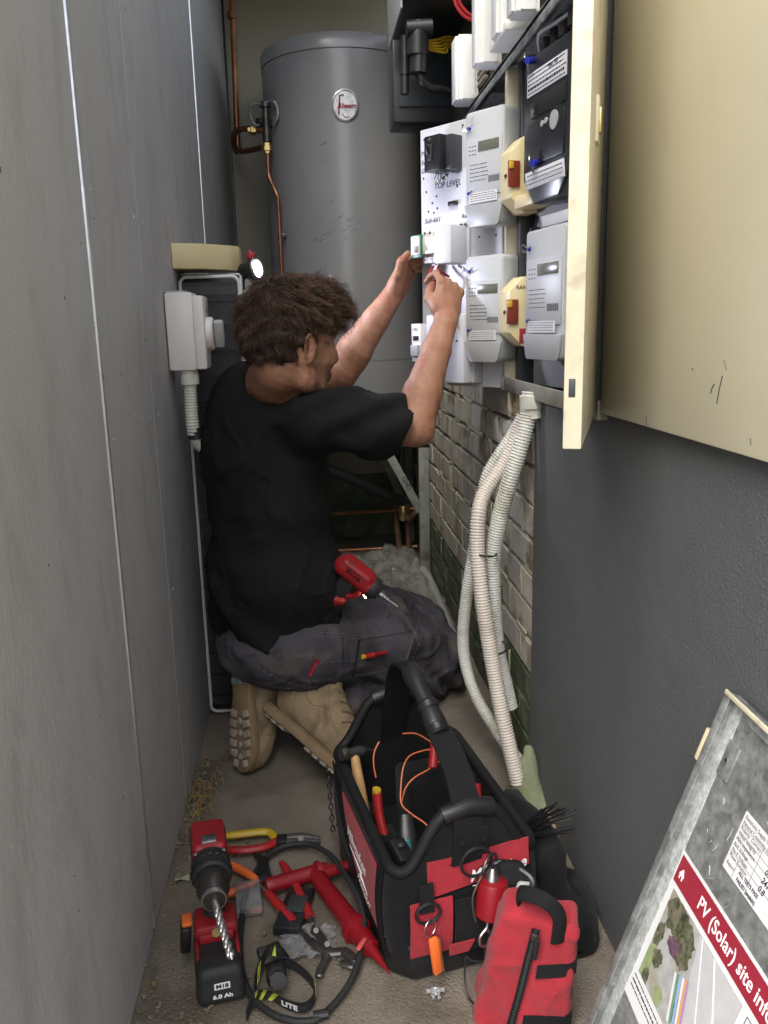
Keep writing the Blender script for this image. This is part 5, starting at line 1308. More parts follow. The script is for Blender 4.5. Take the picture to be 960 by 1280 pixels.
panel_on('n', [(.085,.082),(.130,.082),(.12,.060),(.085,.060)], 'red_pocket_base', M_redcloth, .030)
panel_on('n', [(.17,.15),(.25,.15),(.25,.055),(.17,.055)], 'black_pocket', M_blackcloth, .020)
panel_on('n', [(.035,.20),(.06,.20),(.06,.15),(.035,.15)], 'webbing_loop', M_webbing, .022, .004)
panel_on('n', [(.105,.275),(.165,.275),(.165,.225),(.105,.225)], 'handle_patch', M_blackcloth, .012, .004)
def ring(T, rx, rz, r, name, m, par, world=False):
    return MB(T).tube([(rx*math.cos(2*math.pi*k/28), 0, rz*math.sin(2*math.pi*k/28)) for k in range(28)], r, 8, closed=True).build(name, m, par, world)
ring(Matrix.Translation((.048,-.032,.150)), .021, .018, .0028, 'd_ring', M_black, bag)
ring(Matrix.Translation((.135,-.030,.225)), .027, .026, .0028, 'd_ring', M_black, bag)
ring(Matrix.Translation((.158,-.034,.215)) @ Matrix.Rotation(.6,4,'Z'), .021, .020, .0024, 'd_ring', M_darksteel, bag)
# chain down the left side
mb = MB()
for k in range(11):
    T = Matrix.Translation((-.022, .375-.002*k, .195-.0115*k)) @ Matrix.Rotation(R(90*(k % 2)), 4, 'Z') @ Matrix.Rotation(R(90),4,'X')
    mb.T = T; mb.tube([(.0038*math.cos(a), 0, 0) if False else (.004*math.cos(a), .0075*math.sin(a), 0) for a in [2*math.pi*q/12 for q in range(12)]], .0014, 5, closed=True)
mb.T = Matrix.Identity(4); mb.build('chain', M_black, bag)
# rim handle sleeves at the two ends and the strap
for y in (0, L):
    MB().tube([(W/2-.045, y, rimz(W/2-.045, y)), (W/2, y, rimz(W/2, y)+.002), (W/2+.045, y, rimz(W/2+.045, y))], [.0155,.0175,.0155], 16).build('rim_sleeve', M_black, bag)
Bi = BG.inverted()
def B_(p): return Bi @ Vector(p)
def strap(pts, w, th, name, m, par, wdir=(1,0,0), n=8):
    c = spline(pts, n); rows = []
    for i, p in enumerate(c):
        ws = wdir(i/(len(c)-1)) if callable(wdir) else wdir
        ww = w(i/(len(c)-1)) if callable(w) else w
        d = Vector(ws).normalized(); p = Vector(p); rows.append([tuple(p-d*ww/2), tuple(p-d*ww/6), tuple(p+d*ww/6), tuple(p+d*ww/2)])
    return MB().sheet(rows, th).build(name, m, par)
near = [(W/2-.006,-.012,.215),(W/2-.003,-.010,.29),(W/2-.005,.012,.345),(W/2-.012,.05,.39),(W/2-.018,.085,.412)]
strap(near, lambda t: .056-.012*t, .005, 'carry_strap', M_webbing, bag, (1,.1,0))
gp = [(W/2-.018,.080,.408),(W/2-.022,.115,.435),(W/2-.026,.165,.462),(W/2-.024,.215,.474)]
MB().tube(spline(gp, 8), [.0155+.002*math.sin(k*.4) for k in range(25)], 16, flat=(1,1.15)).build('grip_tube', mat('grip_rubber', (.014,.0145,.016), .45, bump=.0006, bscale=150), bag)
for k, p in enumerate((gp[0], gp[1])): MB().lathe(p, Vector(gp[1])-Vector(gp[0]), [(0,.0165),(.004,.0195),(.014,.0195),(.018,.0165)], 18).build('grip_collar', M_black, bag)
far = [(W/2-.024,.205,.476),(W/2-.022,.26,.468),(W/2-.012,.315,.43),(W/2-.006,.355,.36),(W/2-.004,.385,.29),(W/2-.002,L+.010,.22)]
strap(far, lambda t: .034+.022*min(1,t*2), .005, 'carry_strap', M_webbing, bag, (1,.1,0))
for x in (W/2-.02, W/2+.02):
    for y in (-.023, L+.02): MB().cyl((x, y, .262), (x, y-.003*(1 if y < 0 else -1), .262), .005, seg=10).build('rivet', M_black, bag)
# inside pockets
for i, (x, w) in enumerate(((.035,.05),(.05,.05),(.075,.045))):
    y = .30-.085*i
    MB().box((x, y, .10), (.045, .06, .09), .008).build('inner_pocket', M_blackcloth, bag)
MB().box((.175, .31, .14), (.12, .10, .13), .012).build('inner_divider', M_blackcloth, bag)

# things in and on the bag
def bt(x, y, z): return BG @ Vector((x, y, z))
hm = thing('hammer', 'claw hammer with pale wooden handle standing at the left corner of the tool bag', 'hammer', M=BG)
p0, p1 = B_(PY(452, 1004, 1.50)), B_(PY(444, 948, 1.54))
ax_ = (p1-p0).normalized()
MB().lathe(p0-ax_*.05, ax_, [(0,.013),(.03,.0145),(.08,.0125),((p1-p0).length+.045,.0095),((p1-p0).length+.06,.009)], 18).build('handle', M_wood, hm)
hd = MB(); c = p1+ax_*.012; sdir = Vector((.8,.35,.1)).normalized(); sdir = (sdir-ax_*sdir.dot(ax_)).normalized()
hd.lathe(c-sdir*.032, sdir, [(0,.0125),(.003,.0135),(.012,.0135),(.016,.010),(.028,.010),(.036,.0125),(.05,.012)], 16); hd.tube(spline([c+sdir*.012, c+sdir*.026+ax_*.004, c+sdir*.042-ax_*.002, c+sdir*.055-ax_*.014], 5), [.011,.0105,.010,.009,.008,.0075,.007,.0065,.006,.0055,.005,.0045,.004,.0035,.003,.002], 8, flat=(.6,1.3))
hd.build('hammer_head', M_darksteel, hm)
pp = thing('pliers', 'red handled pliers with yellow tip standing in a pocket of the tool bag', 'pliers', M=BG)
q0, q1, q2 = B_(PY(471,990,1.47)), B_(PY(474,1020,1.45)), B_(PY(482,1052,1.42))
MB().tube(spline([q0, q1, q2], 8), [.0095]+[.0125]*15+[.011], 12, flat=(.75,1.1)).build('red_grip', M_redtool, pp)
MB().tube([q0+Vector((0,0,.006)), q0-Vector((0,0,.008))], [.010,.0115], 12, flat=(.8,1.15)).build('yellow_tip', M_yellow, pp)
MB().tube(spline([q2, q2+Vector((.004,-.01,-.02)), q2+Vector((.01,-.02,-.045))], 5), .010, 10).build('jaw', M_black, pp)
ty = thing('utility_knife', 'teal and black tool standing in the middle pocket of the tool bag', 'knife', M=BG)
q0, q1 = B_(PY(507,1018,1.40)), B_(PY(512,1080,1.35)); axk = (q0-q1).normalized()
MB().tube([q1, q1.lerp(q0,.6), q0], [.014,.015,.010], 12, flat=(.55,1.2)).build('grip', M_black, ty)
MB().tube([q1+Vector((-.006,-.008,.012)), q1.lerp(q0,.55)+Vector((-.006,-.008,0))], [.009,.007], 10, flat=(.5,1.1)).build('teal_inlay', M_teal, ty)
ck = thing('cable_cutter', 'black jawed cable cutter lying in the near pocket of the tool bag', 'cutter', M=BG)
MB().box((.045,.10,.178), (.035,.05,.02), .006, rot=(.4,.2,.3)).build('jaw', M_black, ck); MB().cyl((.045,.10,.19),(.045,.103,.196),.008,seg=14).build('pivot', M_dgrey, ck)
ye = thing('screwdriver', 'yellow handled screwdriver lying deep in the tool bag near the rim', 'screwdriver', M=BG)
MB().lathe((.082,.06,.150), (.95,.3,.1), [(0,.006),(.004,.008),(.03,.007),(.034,.005)], 10).build('handle', M_yellow, ye)
t = thing('torch', 'small red cylinder tool half hidden at the far side of the tool bag', 'tool', M=BG)
MB().tube([B_(PY(543,930,1.50)), B_(PY(541,960,1.47))], .009, 12).build('body', M_redtool, t)
MB().tube([B_(PY(596,1003,1.45)), B_(PY(594,980,1.47))], .011, 12).build('cap', M_redtool, t)
ow = thing('orange_wire', 'thin orange wire looped inside the tool bag', 'wire', M=BG)
for l in ([(503,917,1.52),(520,917,1.52),(535,925,1.50),(545,932,1.48)], [(548,936,1.49),(530,938,1.49),(512,945,1.48),(504,960,1.46),(501,985,1.44),(502,1005,1.42),(515,1018,1.40),(532,1030,1.38),(543,1048,1.36)], [(550,951,1.48),(535,962,1.47),(518,972,1.46),(507,985,1.45),(502,1003,1.44)], [(474,927,1.54),(468,940,1.53),(467,955,1.52),(470,972,1.51)]):
    MB().tube(spline([B_(PY(*a)) for a in l], 7), .0016, 6).build('strand', mat('orange_insulation', (.55,.13,.04), .45) if 'orange_insulation' not in MATS else MATS['orange_insulation'], ow)
zt_ = thing('cable_tie_bundle', 'bundle of loose black cable ties fanning out at the far right of the tool bag', 'cable ties', tuple(PY(655, 1040, 1.50)))
for k in range(44):
    a0 = PY(640+random.uniform(-4,8), 1047+random.uniform(-6,8), 1.40); e = PY(700+random.uniform(-24,20), 1026+random.uniform(-24,18), 1.37+random.uniform(-.05,.05))
    m_ = (a0+e)/2+Vector((0,0,random.uniform(-.004,.008)))
    MB().tube(spline([a0, m_, e], 4), .0012, 4, flat=(1.4,.6)).build('tie', M_black, zt_, world=True)

oc = thing('orange_clip_knife', 'orange folding knife hanging from a split ring on the near end of the bag', 'knife', M=BG @ Matrix.Translation((.05,-.036,.125)))
ring(Matrix.Rotation(.5,4,'Z'), .0145, .0155, .0011, 'split_ring', M_chrome, oc)
MB().box((.006,-.006,-.050), (.0165,.010,.072), .004, rot=(0,R(-7),R(12))).build('handle', M_orange, oc)
MB().box((.0155,-.006,-.050), (.0035,.0085,.066), .001, rot=(0,R(-7),R(12))).build('blade', M_brass, oc)
rc = thing('retractable_lanyard', 'red cylindrical tool lanyard with steel hook hanging on the near end of the bag', 'lanyard', M=BG @ Matrix.Translation((.152,-.052,.205)))
MB().lathe((.004,0,0), (-.12,-.1,-1), [(0,.014),(.004,.024),(.010,.026),(.062,.026),(.066,.022),(.067,.001)], 28).build('case', M_glossred, rc)
MB().lathe((.003,0,.02), (-.12,-.1,-1), [(0,.006),(.01,.010),(.02,.012)], 14).build('swivel', M_chrome, rc)
MB().tube(spline([(-.008,-.008,-.066),(-.012,-.010,-.082),(-.024,-.012,-.094),(-.024,-.013,-.110),(-.010,-.013,-.114),(-.002,-.012,-.100),(-.012,-.010,-.086)], 7), .0032, 10).build('hook', M_chrome, rc)
MB().tube(spline([(-.02,-.004,.01),(-.035,-.006,-.02),(-.034,-.006,-.05),(-.030,-.006,-.07)], 5), .0016, 6).build('side_wire', M_chrome, rc)
tm = thing('tape_measure', 'black and red tape measure case hanging under the red lanyard', 'tape measure', M=BG @ Matrix.Translation((.165,-.065,.085)))
MB().box((.01,0,0), (.075,.04,.062), .014, rot=(0,R(18),R(10))).build('case', M_black, tm)
MB().box((-.004,-.021,-.012), (.05,.006,.042), .003, rot=(0,R(25),R(10))).build('red_front', M_glossred, tm)
text('logo_lettering', 'Milw', .018, Matrix.Translation((-.002,-.0262,-.022)) @ Matrix.Rotation(R(10),4,'Z') @ Matrix(((1,0,0,0),(0,0,-1,0),(0,1,0,0),(0,0,0,1))) @ Matrix.Rotation(R(15),4,'Z'), M_print, tm, shear=.25, bold=.0004)
cd = thing('cord', 'thin black cord loop drooping under the tape measure onto the floor', 'cord', tuple(PY(585, 1220, 1.17)))
MB().tube(spline([PY(582,1195,1.19), PY(590,1201,1.18), PY(606,1202,1.17)], 5)+[], .0015, 6).build('strand', M_black, cd, world=True)
MB().tube(spline([PY(582,1197,1.18), PY(581,1222,1.17), PY(586,1247,1.15), PY(598,1256,1.13), PY(612,1250,1.12)], 6), .0018, 6).build('strand', M_black, cd, world=True)
cb3 = thing('carabiner', 'black carabiner and strap knot joining the red pouch to the tool bag', 'carabiner', tuple(PY(630, 1095, 1.22)))
MB().tube(spline([PY(600,1090,1.22), PY(628,1078,1.22), PY(662,1095,1.19), PY(664,1110,1.18), PY(640,1112,1.19), PY(608,1105,1.20)], 5, True), .006, 8, closed=True).build('gate_ring', M_black, cb3, world=True)
s = SDF((.24,1.10,.10), (.42,1.33,.30), .005)
for k in range(12): s.ell(PY(640+random.uniform(-18,22), 1092+random.uniform(-16,18), 1.215+random.uniform(-.02,.02)), (.014,.012,.011), None, .012)
s.build('strap_knot', M_webbing, cb3, world=True)
MB().box(PY(655,1108,1.185), (.028,.012,.018), .005, rot=(.2,.3,.4)).build('buckle', M_meter, cb3, world=True)

# red zip pouch
PC = Matrix.Translation((.312, 1.118, .105)) @ Matrix.Rotation(R(-16),4,'Z') @ Matrix.Rotation(R(7),4,'Y') @ Matrix.Rotation(R(6),4,'X')
po = thing('zip_pouch', 'bright red zip pouch with black webbing standing in front of the tool bag', 'pouch', M=PC)
s = SDF((-.10,-.07,-.16), (.10,.07,.15), .0042); s.box((0,0,-.01), (.066,.036,.118), None, rad=.011, k=0, taper=-.13)
s.warp(lambda X,Y,Z: .0035*np.sin(X*70+Z*30)*np.sin(Z*45)+.009*vnoise(np.stack(np.broadcast_arrays(X,Y,Z),-1), 24, 2)-.004*np.exp(-(np.abs(vnoise(np.stack(np.broadcast_arrays(X,Y,Z),-1), 18, 8))/.05)**2))
pch = s.build('pouch_shell', M_redcloth, po, it=2)
zl = spline([(-.004,-.037,.098),(-.008,-.040,.04),(-.012,-.0425,-.03),(-.020,-.047,-.125)], 8)
MB().sheet([[(x-.006,y,z),(x+.006,y-.001,z)] for x,y,z in zl], .003).build('zip_tape', M_webbing, pch)
mb = MB()
for i in range(60): 
    k = i/59*(len(zl)-1); a_ = int(min(k, len(zl)-2)); p = Vector(zl[a_]).lerp(Vector(zl[a_+1]), k-a_); mb.box(p+Vector((0,-.003,0)), (.0045,.002,.0014))
tag(mb.build('zip_teeth', M_dgrey, pch), kind='stuff')
MB().box((.000,-.048,.070), (.008,.004,.040), .002).build('zip_pull', M_black, pch); MB().box((-.005,-.046,.092), (.010,.006,.012), .002).build('zip_slider', M_darksteel, pch)
def band(z, w, x0=-.0, name='webbing_band'):
    rows = []
    for k in range(9):
        t = k/8; x = x0+(.0685-x0)*t; zz = z+.02*t; rows.append([(x*(1-.13*(q+.01)/.118), (-.0375-.0035*(1-t**4))*(1-.13*(q+.01)/.118)+.004*t**6, q) for q in (zz-w/2, zz, zz+w/2)])
    for k in range(1, 5): rows.append([(.0690*(1-.13*(q+.01)/.118), -.03+.015*k, q) for q in (z+.02-w/2, z+.02, z+.02+w/2)])
    MB().sheet(rows, .003).build(name, M_webbing, pch)
band(.018, .024, .008); band(-.085, .026, .0)
MB().tube(spline([(-.03,-.0,.10),(-.034,-.01,.135),(.0,-.03,.150),(.026,-.034,.130),(.030,-.040,.085)], 7), .011, 10, flat=(.35,1.1)).build('carry_loop', M_webbing, pch)

# wide black shoulder strap looping on the ground at the right
sp = thing('shoulder_strap', 'wide black padded shoulder strap curling between the tool bag and the dark wall', 'strap', (.45, 1.35, 0))
c = spline([PY(625,1030,1.50), PY(665,1062,1.43), PY(700,1085,1.36), PY(728,1120,1.31), PY(748,1160,1.27), PY(742,1198,1.235), PY(716,1206,1.23)], 8)
rows = []
for i, p in enumerate(c):
    t = i/(len(c)-1); p = Vector(p); w = .075+.06*math.sin(math.pi*t); d = Vector((-.72, -.35+.2*t, -.35+.15*t)).normalized()
    rows.append([tuple(p+d*w*k/6+Vector((0,0,-.012*math.sin(math.pi*k/6)))) for k in range(7)])
rows = [[(x, y, max(z, .006)) for x, y, z in r_] for r_ in rows]
MB().sheet(rows, .010).build('padded_webbing', M_blackcloth, sp, world=True, ang=0)
s = SDF((.24,1.16,-.01),(.53,1.72,.32), .005); s.box((.400,1.44,.075),(.022,.12,.075),Matrix.Rotation(.14,3,'Z'),rad=.016,k=.02); s.box((.435,1.32,.03),(.045,.09,.028),Matrix.Rotation(-.15,3,'Z'),rad=.018,k=.03)
s.warp(lambda X,Y,Z: .008*np.sin(X*60+Y*30)*np.sin(Z*50)+.012*vnoise(np.stack(np.broadcast_arrays(X,Y,Z),-1), 22, 3)); s.build('folded_padding', M_blackcloth, sp, world=True)

# ---------------------------------------------------------------- drill driver standing on its battery
DF = frame((-.203, 1.272, 0), (.985, .17, 0), (-.17, .985, 0))     # x right, y away, z up; chuck points towards -y
dr = thing('drill_driver', 'red and black cordless drill standing on its battery by the left wall', 'drill', M=DF)
s = SDF((-.07,-.12,-.01), (.07,.10,.09), .0035); s.box((0,-.012,.031), (.0395,.066,.031), None, rad=.012, k=0, taper=-.06); s.box((0,-.05,.055), (.030,.02,.008), None, rad=.006, k=.01)
bt_ = s.build('battery', M_rubber, dr, it=1)
T = Matrix.Translation((0,-.030,.0635))
text('battery_marking', '6.0 Ah', .0095, Matrix.Translation((.002,-.0815,.019)) @ Matrix.Rotation(R(84),4,'X'), M_print, bt_, align='CENTER', bold=.0004, sx=1.3)
MB(Matrix.Translation((.002,-.0780,.036)) @ Matrix.Rotation(R(84),4,'X')).box((0,0,0),(.026,.011,.0008)).build('battery_badge', M_print, bt_)
text('battery_marking', 'M18', .009, Matrix.Translation((.002,-.0788,.036)) @ Matrix.Rotation(R(84),4,'X'), M_ink, bt_, align='CENTER', bold=.0004, sx=1.3)
text('battery_marking', 'XC 6.0', .010, T @ Matrix.Translation((.0,-.004,-.0005)), M_redprint, bt_, align='CENTER', shear=.2, bold=.0003)
for s_ in (-1,1): MB().box((s_*.034,-.005,.055), (.007,.062,.016), .003).build('latch_rail', M_red, bt_)
f = MB(); f.box((0,.030,.078), (.074,.060,.026), .008).box((0,.004,.070),(.060,.018,.018),.004); f.build('foot_housing', M_red, dr)
MB().cyl((.0,-.004,.079),(.0,-.006,.082),.0075,seg=14).build('fuel_gauge', M_brass, dr)
MB().box((-.052,.03,.062), (.018,.04,.05), .005, rot=(0,.1,0)).build('belt_clip', M_black, dr); MB().box((-.048,.03,.09), (.018,.03,.008), .003).build('clip_cap', M_orange, dr)
s = SDF((-.04,-.01,.06), (.04,.12,.19), .0035); s.cone((0,.040,.08), (0,.052,.17), .021, .022, .0, sq=((1,0,0),.9)); s.build('grip', M_rubber, dr)
hz_ = .192
s = SDF((-.05,-.02,.14), (.05,.155,.25), .0033); s.cone((0,.018,hz_), (0,.100,hz_+.004), .029, .027, .006, sq=((1,0,0),1.0)); s.box((0,.075,hz_+.004), (.030,.044,.030), None, rad=.010, k=.006); s.box((0,.02,hz_-.02), (.02,.03,.02), None, rad=.008, k=.01)
s.box((.031,.075,hz_+.005), (.004,.03,.004), None, rad=.001, k=.001, op='s'); s.box((-.031,.075,hz_+.005), (.004,.03,.004), None, rad=.001, k=.001, op='s')
s.build('motor_housing', M_red, dr)
s = SDF((-.05,-.02,.14), (.05,.155,.25), .0033); s.box((0,.055,hz_-.016), (.0325,.048,.012), None, rad=.006, k=0); s.box((0,.112,hz_+.002), (.026,.012,.026), None, rad=.008, k=.004); s.build('rubber_overmould', M_rubber, dr)
for k in range(4):
    for s_ in (-1,1): MB().box((s_*.0302,.070+.010*k,hz_+.012), (.003,.005,.020), .001).build('vent_slot', M_black, dr)
MB().box((0,.05,hz_+.034), (.026,.022,.008), .002).build('speed_switch', M_chrome, dr)
for x in (-.022,.022): MB().box((x,.028,hz_+.024),(.010,.008,.006),.002).build('screw_boss', M_chrome, dr)
f = MB(); f.lathe((0,.030,hz_), (0,-1,0), [(0,.033),(.004,.0345),(.018,.0345),(.020,.033),(.0205,.031),(.024,.031),(.026,.033),(.040,.0325),(.044,.029)], 36); f.build('torque_collar', M_rubber, dr)
mb = MB()
for k in range(18):
    a = R(20*k); mb.box((.0345*math.cos(a), .006, hz_+.0345*math.sin(a)), (.0025,.016,.005), .001, rot=(0,-a,0))
mb.build('collar_rib', M_rubber, dr)
f = MB(); f.lathe((0,-.014,hz_), (0,-1,-.05), [(0,.027),(.004,.0285),(.028,.027),(.030,.026),(.046,.022),(.054,.0175)], 32); f.build('chuck', mat('chuck_metal', (.07,.065,.06), .38, .8, var=.3, vscale=30), dr)
f = MB(); f.lathe((0,-.060,hz_-.002), (0,-1,-.05), [(0,.0215),(.006,.0205),(.0065,.014),(.0066,.009)], 28); f.build('chuck_ring', M_chrome, dr)
# helical bit
def bit(T, r, L, pitch, shank, n=80):
    mb = MB(T); vs = []; fs = []; K_ = 16
    for i in range(n+1):
        t = i/n; z = shank+t*(L-shank); tw = 2*math.pi*z/pitch; sc = 1 if t < .93 else max(.05, 1-(t-.93)/.07)
        for k in range(K_):
            a = 2*math.pi*k/K_; rr_ = r*(.52+.48*abs(math.cos(a))**.6)*sc; vs.append((rr_*math.cos(a+tw), rr_*math.sin(a+tw), z))
    for i in range(n):
        for k in range(K_): fs.append((i*K_+k, i*K_+(k+1)%K_, (i+1)*K_+(k+1)%K_, (i+1)*K_+k))
    fs.append(tuple(n*K_+k for k in range(K_))); mb.add(vs, fs); mb.cyl((0,0,0), (0,0,shank+.002), r*.8, seg=12); return mb
bx = (Vector((.16,-1,-.22))).normalized()
Tb = bx.to_track_quat('Z','Y').to_matrix().to_4x4(); Tb.translation = (0,-.062,hz_-.003)
bit(Tb, .0070, .118, .030, .020).build('twist_bit', mat('bit_steel', (.62,.62,.62), .28, .9), dr)

# ---------------------------------------------------------------- drill on the worker's lap
hy_ = onto(TBV, 458, 770, 0)[0].y-.125; g0 = PY(431, 707, hy_+.005); g1 = PY(471, 738, hy_-.01)
dx = (g1-g0).normalized(); LF = frame(g0, dx, Vector((.25,-.35,.95))) @ Matrix.Scale(.54*hy_, 4)   # x along barrel, y up of the drill, z towards viewer
ld_ = thing('impact_driver', 'small red and black cordless driver with lit LED resting on the worker\'s thigh', 'drill', M=LF)
s = SDF((-.03,-.05,-.045), (.11,.045,.045), .003); s.cone((0,0,0), (.075,-.002,0), .025, .025, .006); s.box((.03,.006,0), (.042,.022,.022), None, rad=.01, k=.006)
s.build('motor_housing', M_red, ld_)
MB().lathe((.076,-.001,0), (1,0,0), [(0,.026),(.006,.0275),(.016,.025),(.026,.018),(.027,.012)], 24).build('nose_cone', M_rubber, ld_)
MB().lathe((.102,-.001,0), (1,0,0), [(0,.010),(.010,.010),(.012,.007),(.018,.007),(.02,.0045),(.028,.0045)], 14).build('bit_holder', M_chrome, ld_)
Tb = Vector((1,0,0)).to_track_quat('Z','Y').to_matrix().to_4x4(); Tb.translation = (.125,-.001,0); bit(Tb, .0028, .032, .012, .010, 40).build('drill_bit', M_chrome, ld_)
for k in range(3): MB().box((.012+.012*k,.018,.0235-.001*k), (.009,.003,.003), .001).build('vent_slot', M_black, ld_)
text('marking', 'M12 FUEL', .0095, Matrix.Translation((.008,.010,.0257)), M_black, ld_, bold=.0003, shear=.1)
s = SDF((-.09,-.13,-.035), (.07,.0,.035), .003); s.cone((.024,-.012,0), (.030,-.085,0), .019, .020, 0); s.build('grip', M_rubber, ld_)
MB().tube(spline([(.058,-.024,0),(.064,-.042,.0),(.056,-.060,0),(.040,-.064,0)], 5), .007, 8, flat=(1,1.2)).build('trigger_guard', M_red, ld_)
MB().box((.048,-.036,0), (.014,.022,.016), .004).build('trigger', M_black, ld_)
f = MB(); ad = Vector((.006,-.073,0)).normalized(); f.lathe((.030,-.070,0), ad, [(0,.020),(.006,.0275),(.010,.0285),(.016,.0285),(.018,.026)], 24); f.build('foot_ring', M_red, ld_)
f = MB(); f.lathe((.0315,-.087,0), ad, [(0,.0255),(.026,.0265),(.030,.022),(.031,.001)], 24); f.build('battery', M_rubber, ld_)
MB().box((.033,-.100,.024), (.006,.028,.008), .002, rot=(0,0,R(-30))).build('battery_latch', M_redtool, ld_)
MB().tube(spline([(.03,-.09,-.01),(.0,-.085,0),(-.03,-.075,.005),(-.045,-.070,0)], 5), .006, 8).build('belt_hook', M_black, ld_)
MB().cyl((.078,-.026,.006), (.086,-.029,.006), .004, seg=12).build('led', M_ledw, ld_)
L2 = bpy.data.lights.new('driver_led', 'SPOT'); L2.energy = .22; L2.spot_size = R(80); L2.spot_blend = .8; L2.shadow_soft_size = .006; L2.color = (.85,.88,1)
o2_ = bpy.data.objects.new('driver_led', L2); COL.objects.link(o2_); lpz = LF @ Vector((.09,-.031,.010)); o2_.location = lpz; o2_.rotation_euler = (PY(492, 765, 2.02)-lpz).to_track_quat('-Z','Y').to_euler()

hol = thing('tool_holster', 'black tool holster and belt hook at the hip under the red cordless driver', 'holster', tuple(PY(400, 768, 1.97)))
s = SDF((-.10,1.82,.30), (.16,2.12,.52), .004); s.box(PY(403,762,1.99), (.026,.026,.038), Matrix.Rotation(.4,3,'Y'), rad=.014, k=0).box(PY(392,772,1.97), (.030,.016,.014), Matrix.Rotation(.3,3,'Y'), rad=.006, k=.012).cone(PY(380,768,1.96), PY(402,756,1.96), .009, .012, .01)
s.warp(lambda X,Y,Z: .004*vnoise(np.stack(np.broadcast_arrays(X,Y,Z),-1), 45, 3)); s.build('pouch', M_blackcloth, hol, world=True)
# ---------------------------------------------------------------- tools lying on the floor
def z3(p, z): return PZ(p[0], p[1], z)
yp = thing('combination_pliers', 'yellow and red insulated pliers lying on the concrete right of the drill', 'pliers', tuple(z3((340,1048),0)))
MB().tube(spline([z3((272,1046),.012), z3((300,1043),.014), z3((325,1040),.013), z3((338,1041),.012), z3((345,1050),.012)], 6), [.006+.004*min(1,k/4) for k in range(25)], 12, flat=(.8,1)).build('yellow_handle', M_yellow, yp, world=True)
MB().tube(spline([z3((272,1061),.012), z3((300,1063),.014), z3((325,1060),.013), z3((338,1056),.012), z3((347,1050),.012)], 6), [.006+.004*min(1,k/4) for k in range(25)], 12, flat=(.8,1)).build('red_handle', M_redtool, yp, world=True)
MB().box(z3((352,1050),.014), (.024,.030,.014), .004).build('pivot', M_black, yp, world=True)
for d in (-1, 1): MB().tube([z3((356,1050+3*d),.012), z3((378,1048+3.4*d),.012), z3((400,1049+1.5*d),.010)], [.009,.008,.004], 8, flat=(.8,1)).build('jaw', M_darksteel, yp, world=True)
MB().cyl(z3((376,1048),.016), z3((376,1048),.024), .006, seg=12).build('pivot_bolt', M_bolt, yp, world=True)
op = thing('wire_stripper', 'orange handled wire stripper lying between the drill and the black cable loop', 'pliers', tuple(z3((330,1095),0)))
for l in ([(282,1079),(296,1085),(312,1094),(322,1102)], [(278,1120),(296,1114),(312,1109),(324,1104)]): MB().tube(spline([z3(p,.012) for p in l], 5), [.005+.0035*min(1,k/3) for k in range(16)], 10).build('orange_handle', M_orange, op, world=True)
MB().tube([z3((320,1106),.012), z3((332,1098),.014), z3((328,1075),.012), z3((318,1066),.010)], [.008,.014,.011,.004], 8, flat=(.7,1)).build('jaw', M_black, op, world=True)
MB().tube([z3((322,1104),.018), z3((345,1125),.016), z3((352,1160),.01)], [.005,.003,.001], 6).build('spring', M_chrome, op, world=True)
wp = thing('water_pump_pliers', 'red handled slip joint pliers with dark steel jaws lying open inside the cable loop', 'pliers', tuple(z3((395,1180),0)))
for l in ([(330,1110),(345,1128),(358,1142),(367,1153)], [(352,1078),(366,1100),(378,1125),(387,1145)]): MB().tube(spline([z3(p,.014) for p in l], 6), [.006+.0035*min(1,k/4) for k in range(19)], 12, flat=(.85,1)).build('red_handle', M_redtool, wp, world=True)
mb = MB(); mb.tube(spline([z3(p,.013) for p in ((366,1151),(380,1168),(395,1182),(412,1190),(430,1190),(443,1201),(440,1207),(425,1203))], 5), [.006]*8+[.009]*12+[.011]*8+[.007]*8, 8, flat=(.6,1)); mb.build('jaw', M_darksteel, wp, world=True)
mb = MB(); mb.tube(spline([z3(p,.011) for p in ((386,1143),(392,1160),(404,1178),(408,1195),(400,1212),(399,1222))], 5), [.006]*6+[.010]*10+[.007]*9+[.003], 8, flat=(.6,1)); mb.build('jaw', M_darksteel, wp, world=True)
for p in ((409,1180),(395,1163)): MB().cyl(z3(p,.017), z3(p,.023), .005, seg=12).build('pivot_bolt', M_bolt, wp, world=True)
vt = thing('voltage_tester', 'two red insulated tester probes joined by a thick black cable loop on the floor', 'voltage tester', tuple(z3((400,1120),0)))
def probe(pts, prof, nm):
    a, b = z3(pts[0], .022), z3(pts[1], .022); ax = (b-a); Ln_ = ax.length
    f = MB(); f.lathe(a, ax, [(t*Ln_, r) for t, r in prof], 28); return f.build(nm, M_glossred, vt, world=True)
probe(((332,1108),(410,1086)), [(0,.011),(.01,.0145),(.12,.0155),(.14,.0150),(.8,.0155),(.81,.021),(.87,.021),(.88,.016),(1,.014)], 'probe_body')
probe(((405,1092),(445,1079)), [(0,.012),(.5,.011),(1,.009)], 'probe_neck')
pb_ = probe(((390,1088),(488,1218)), [(0,.010),(.01,.0155),(.45,.0185),(.58,.0195),(.585,.027),(.62,.027),(.625,.020),(.78,.0165),(.785,.012),(.86,.008),(.97,.002),(1,.001)], 'probe_body')
MB().box(z3((452,1180),.042), (.008,.030,.004), .001, rot=(0,0,R(-30))).build('probe_window', mat('window_red', (.6,.1,.1), .1), pb_, world=True)
a = z3((484,1212),.022); MB().cyl(a, z3((489,1220),.020), .0012, seg=8).build('probe_tip', M_chrome, pb_, world=True)
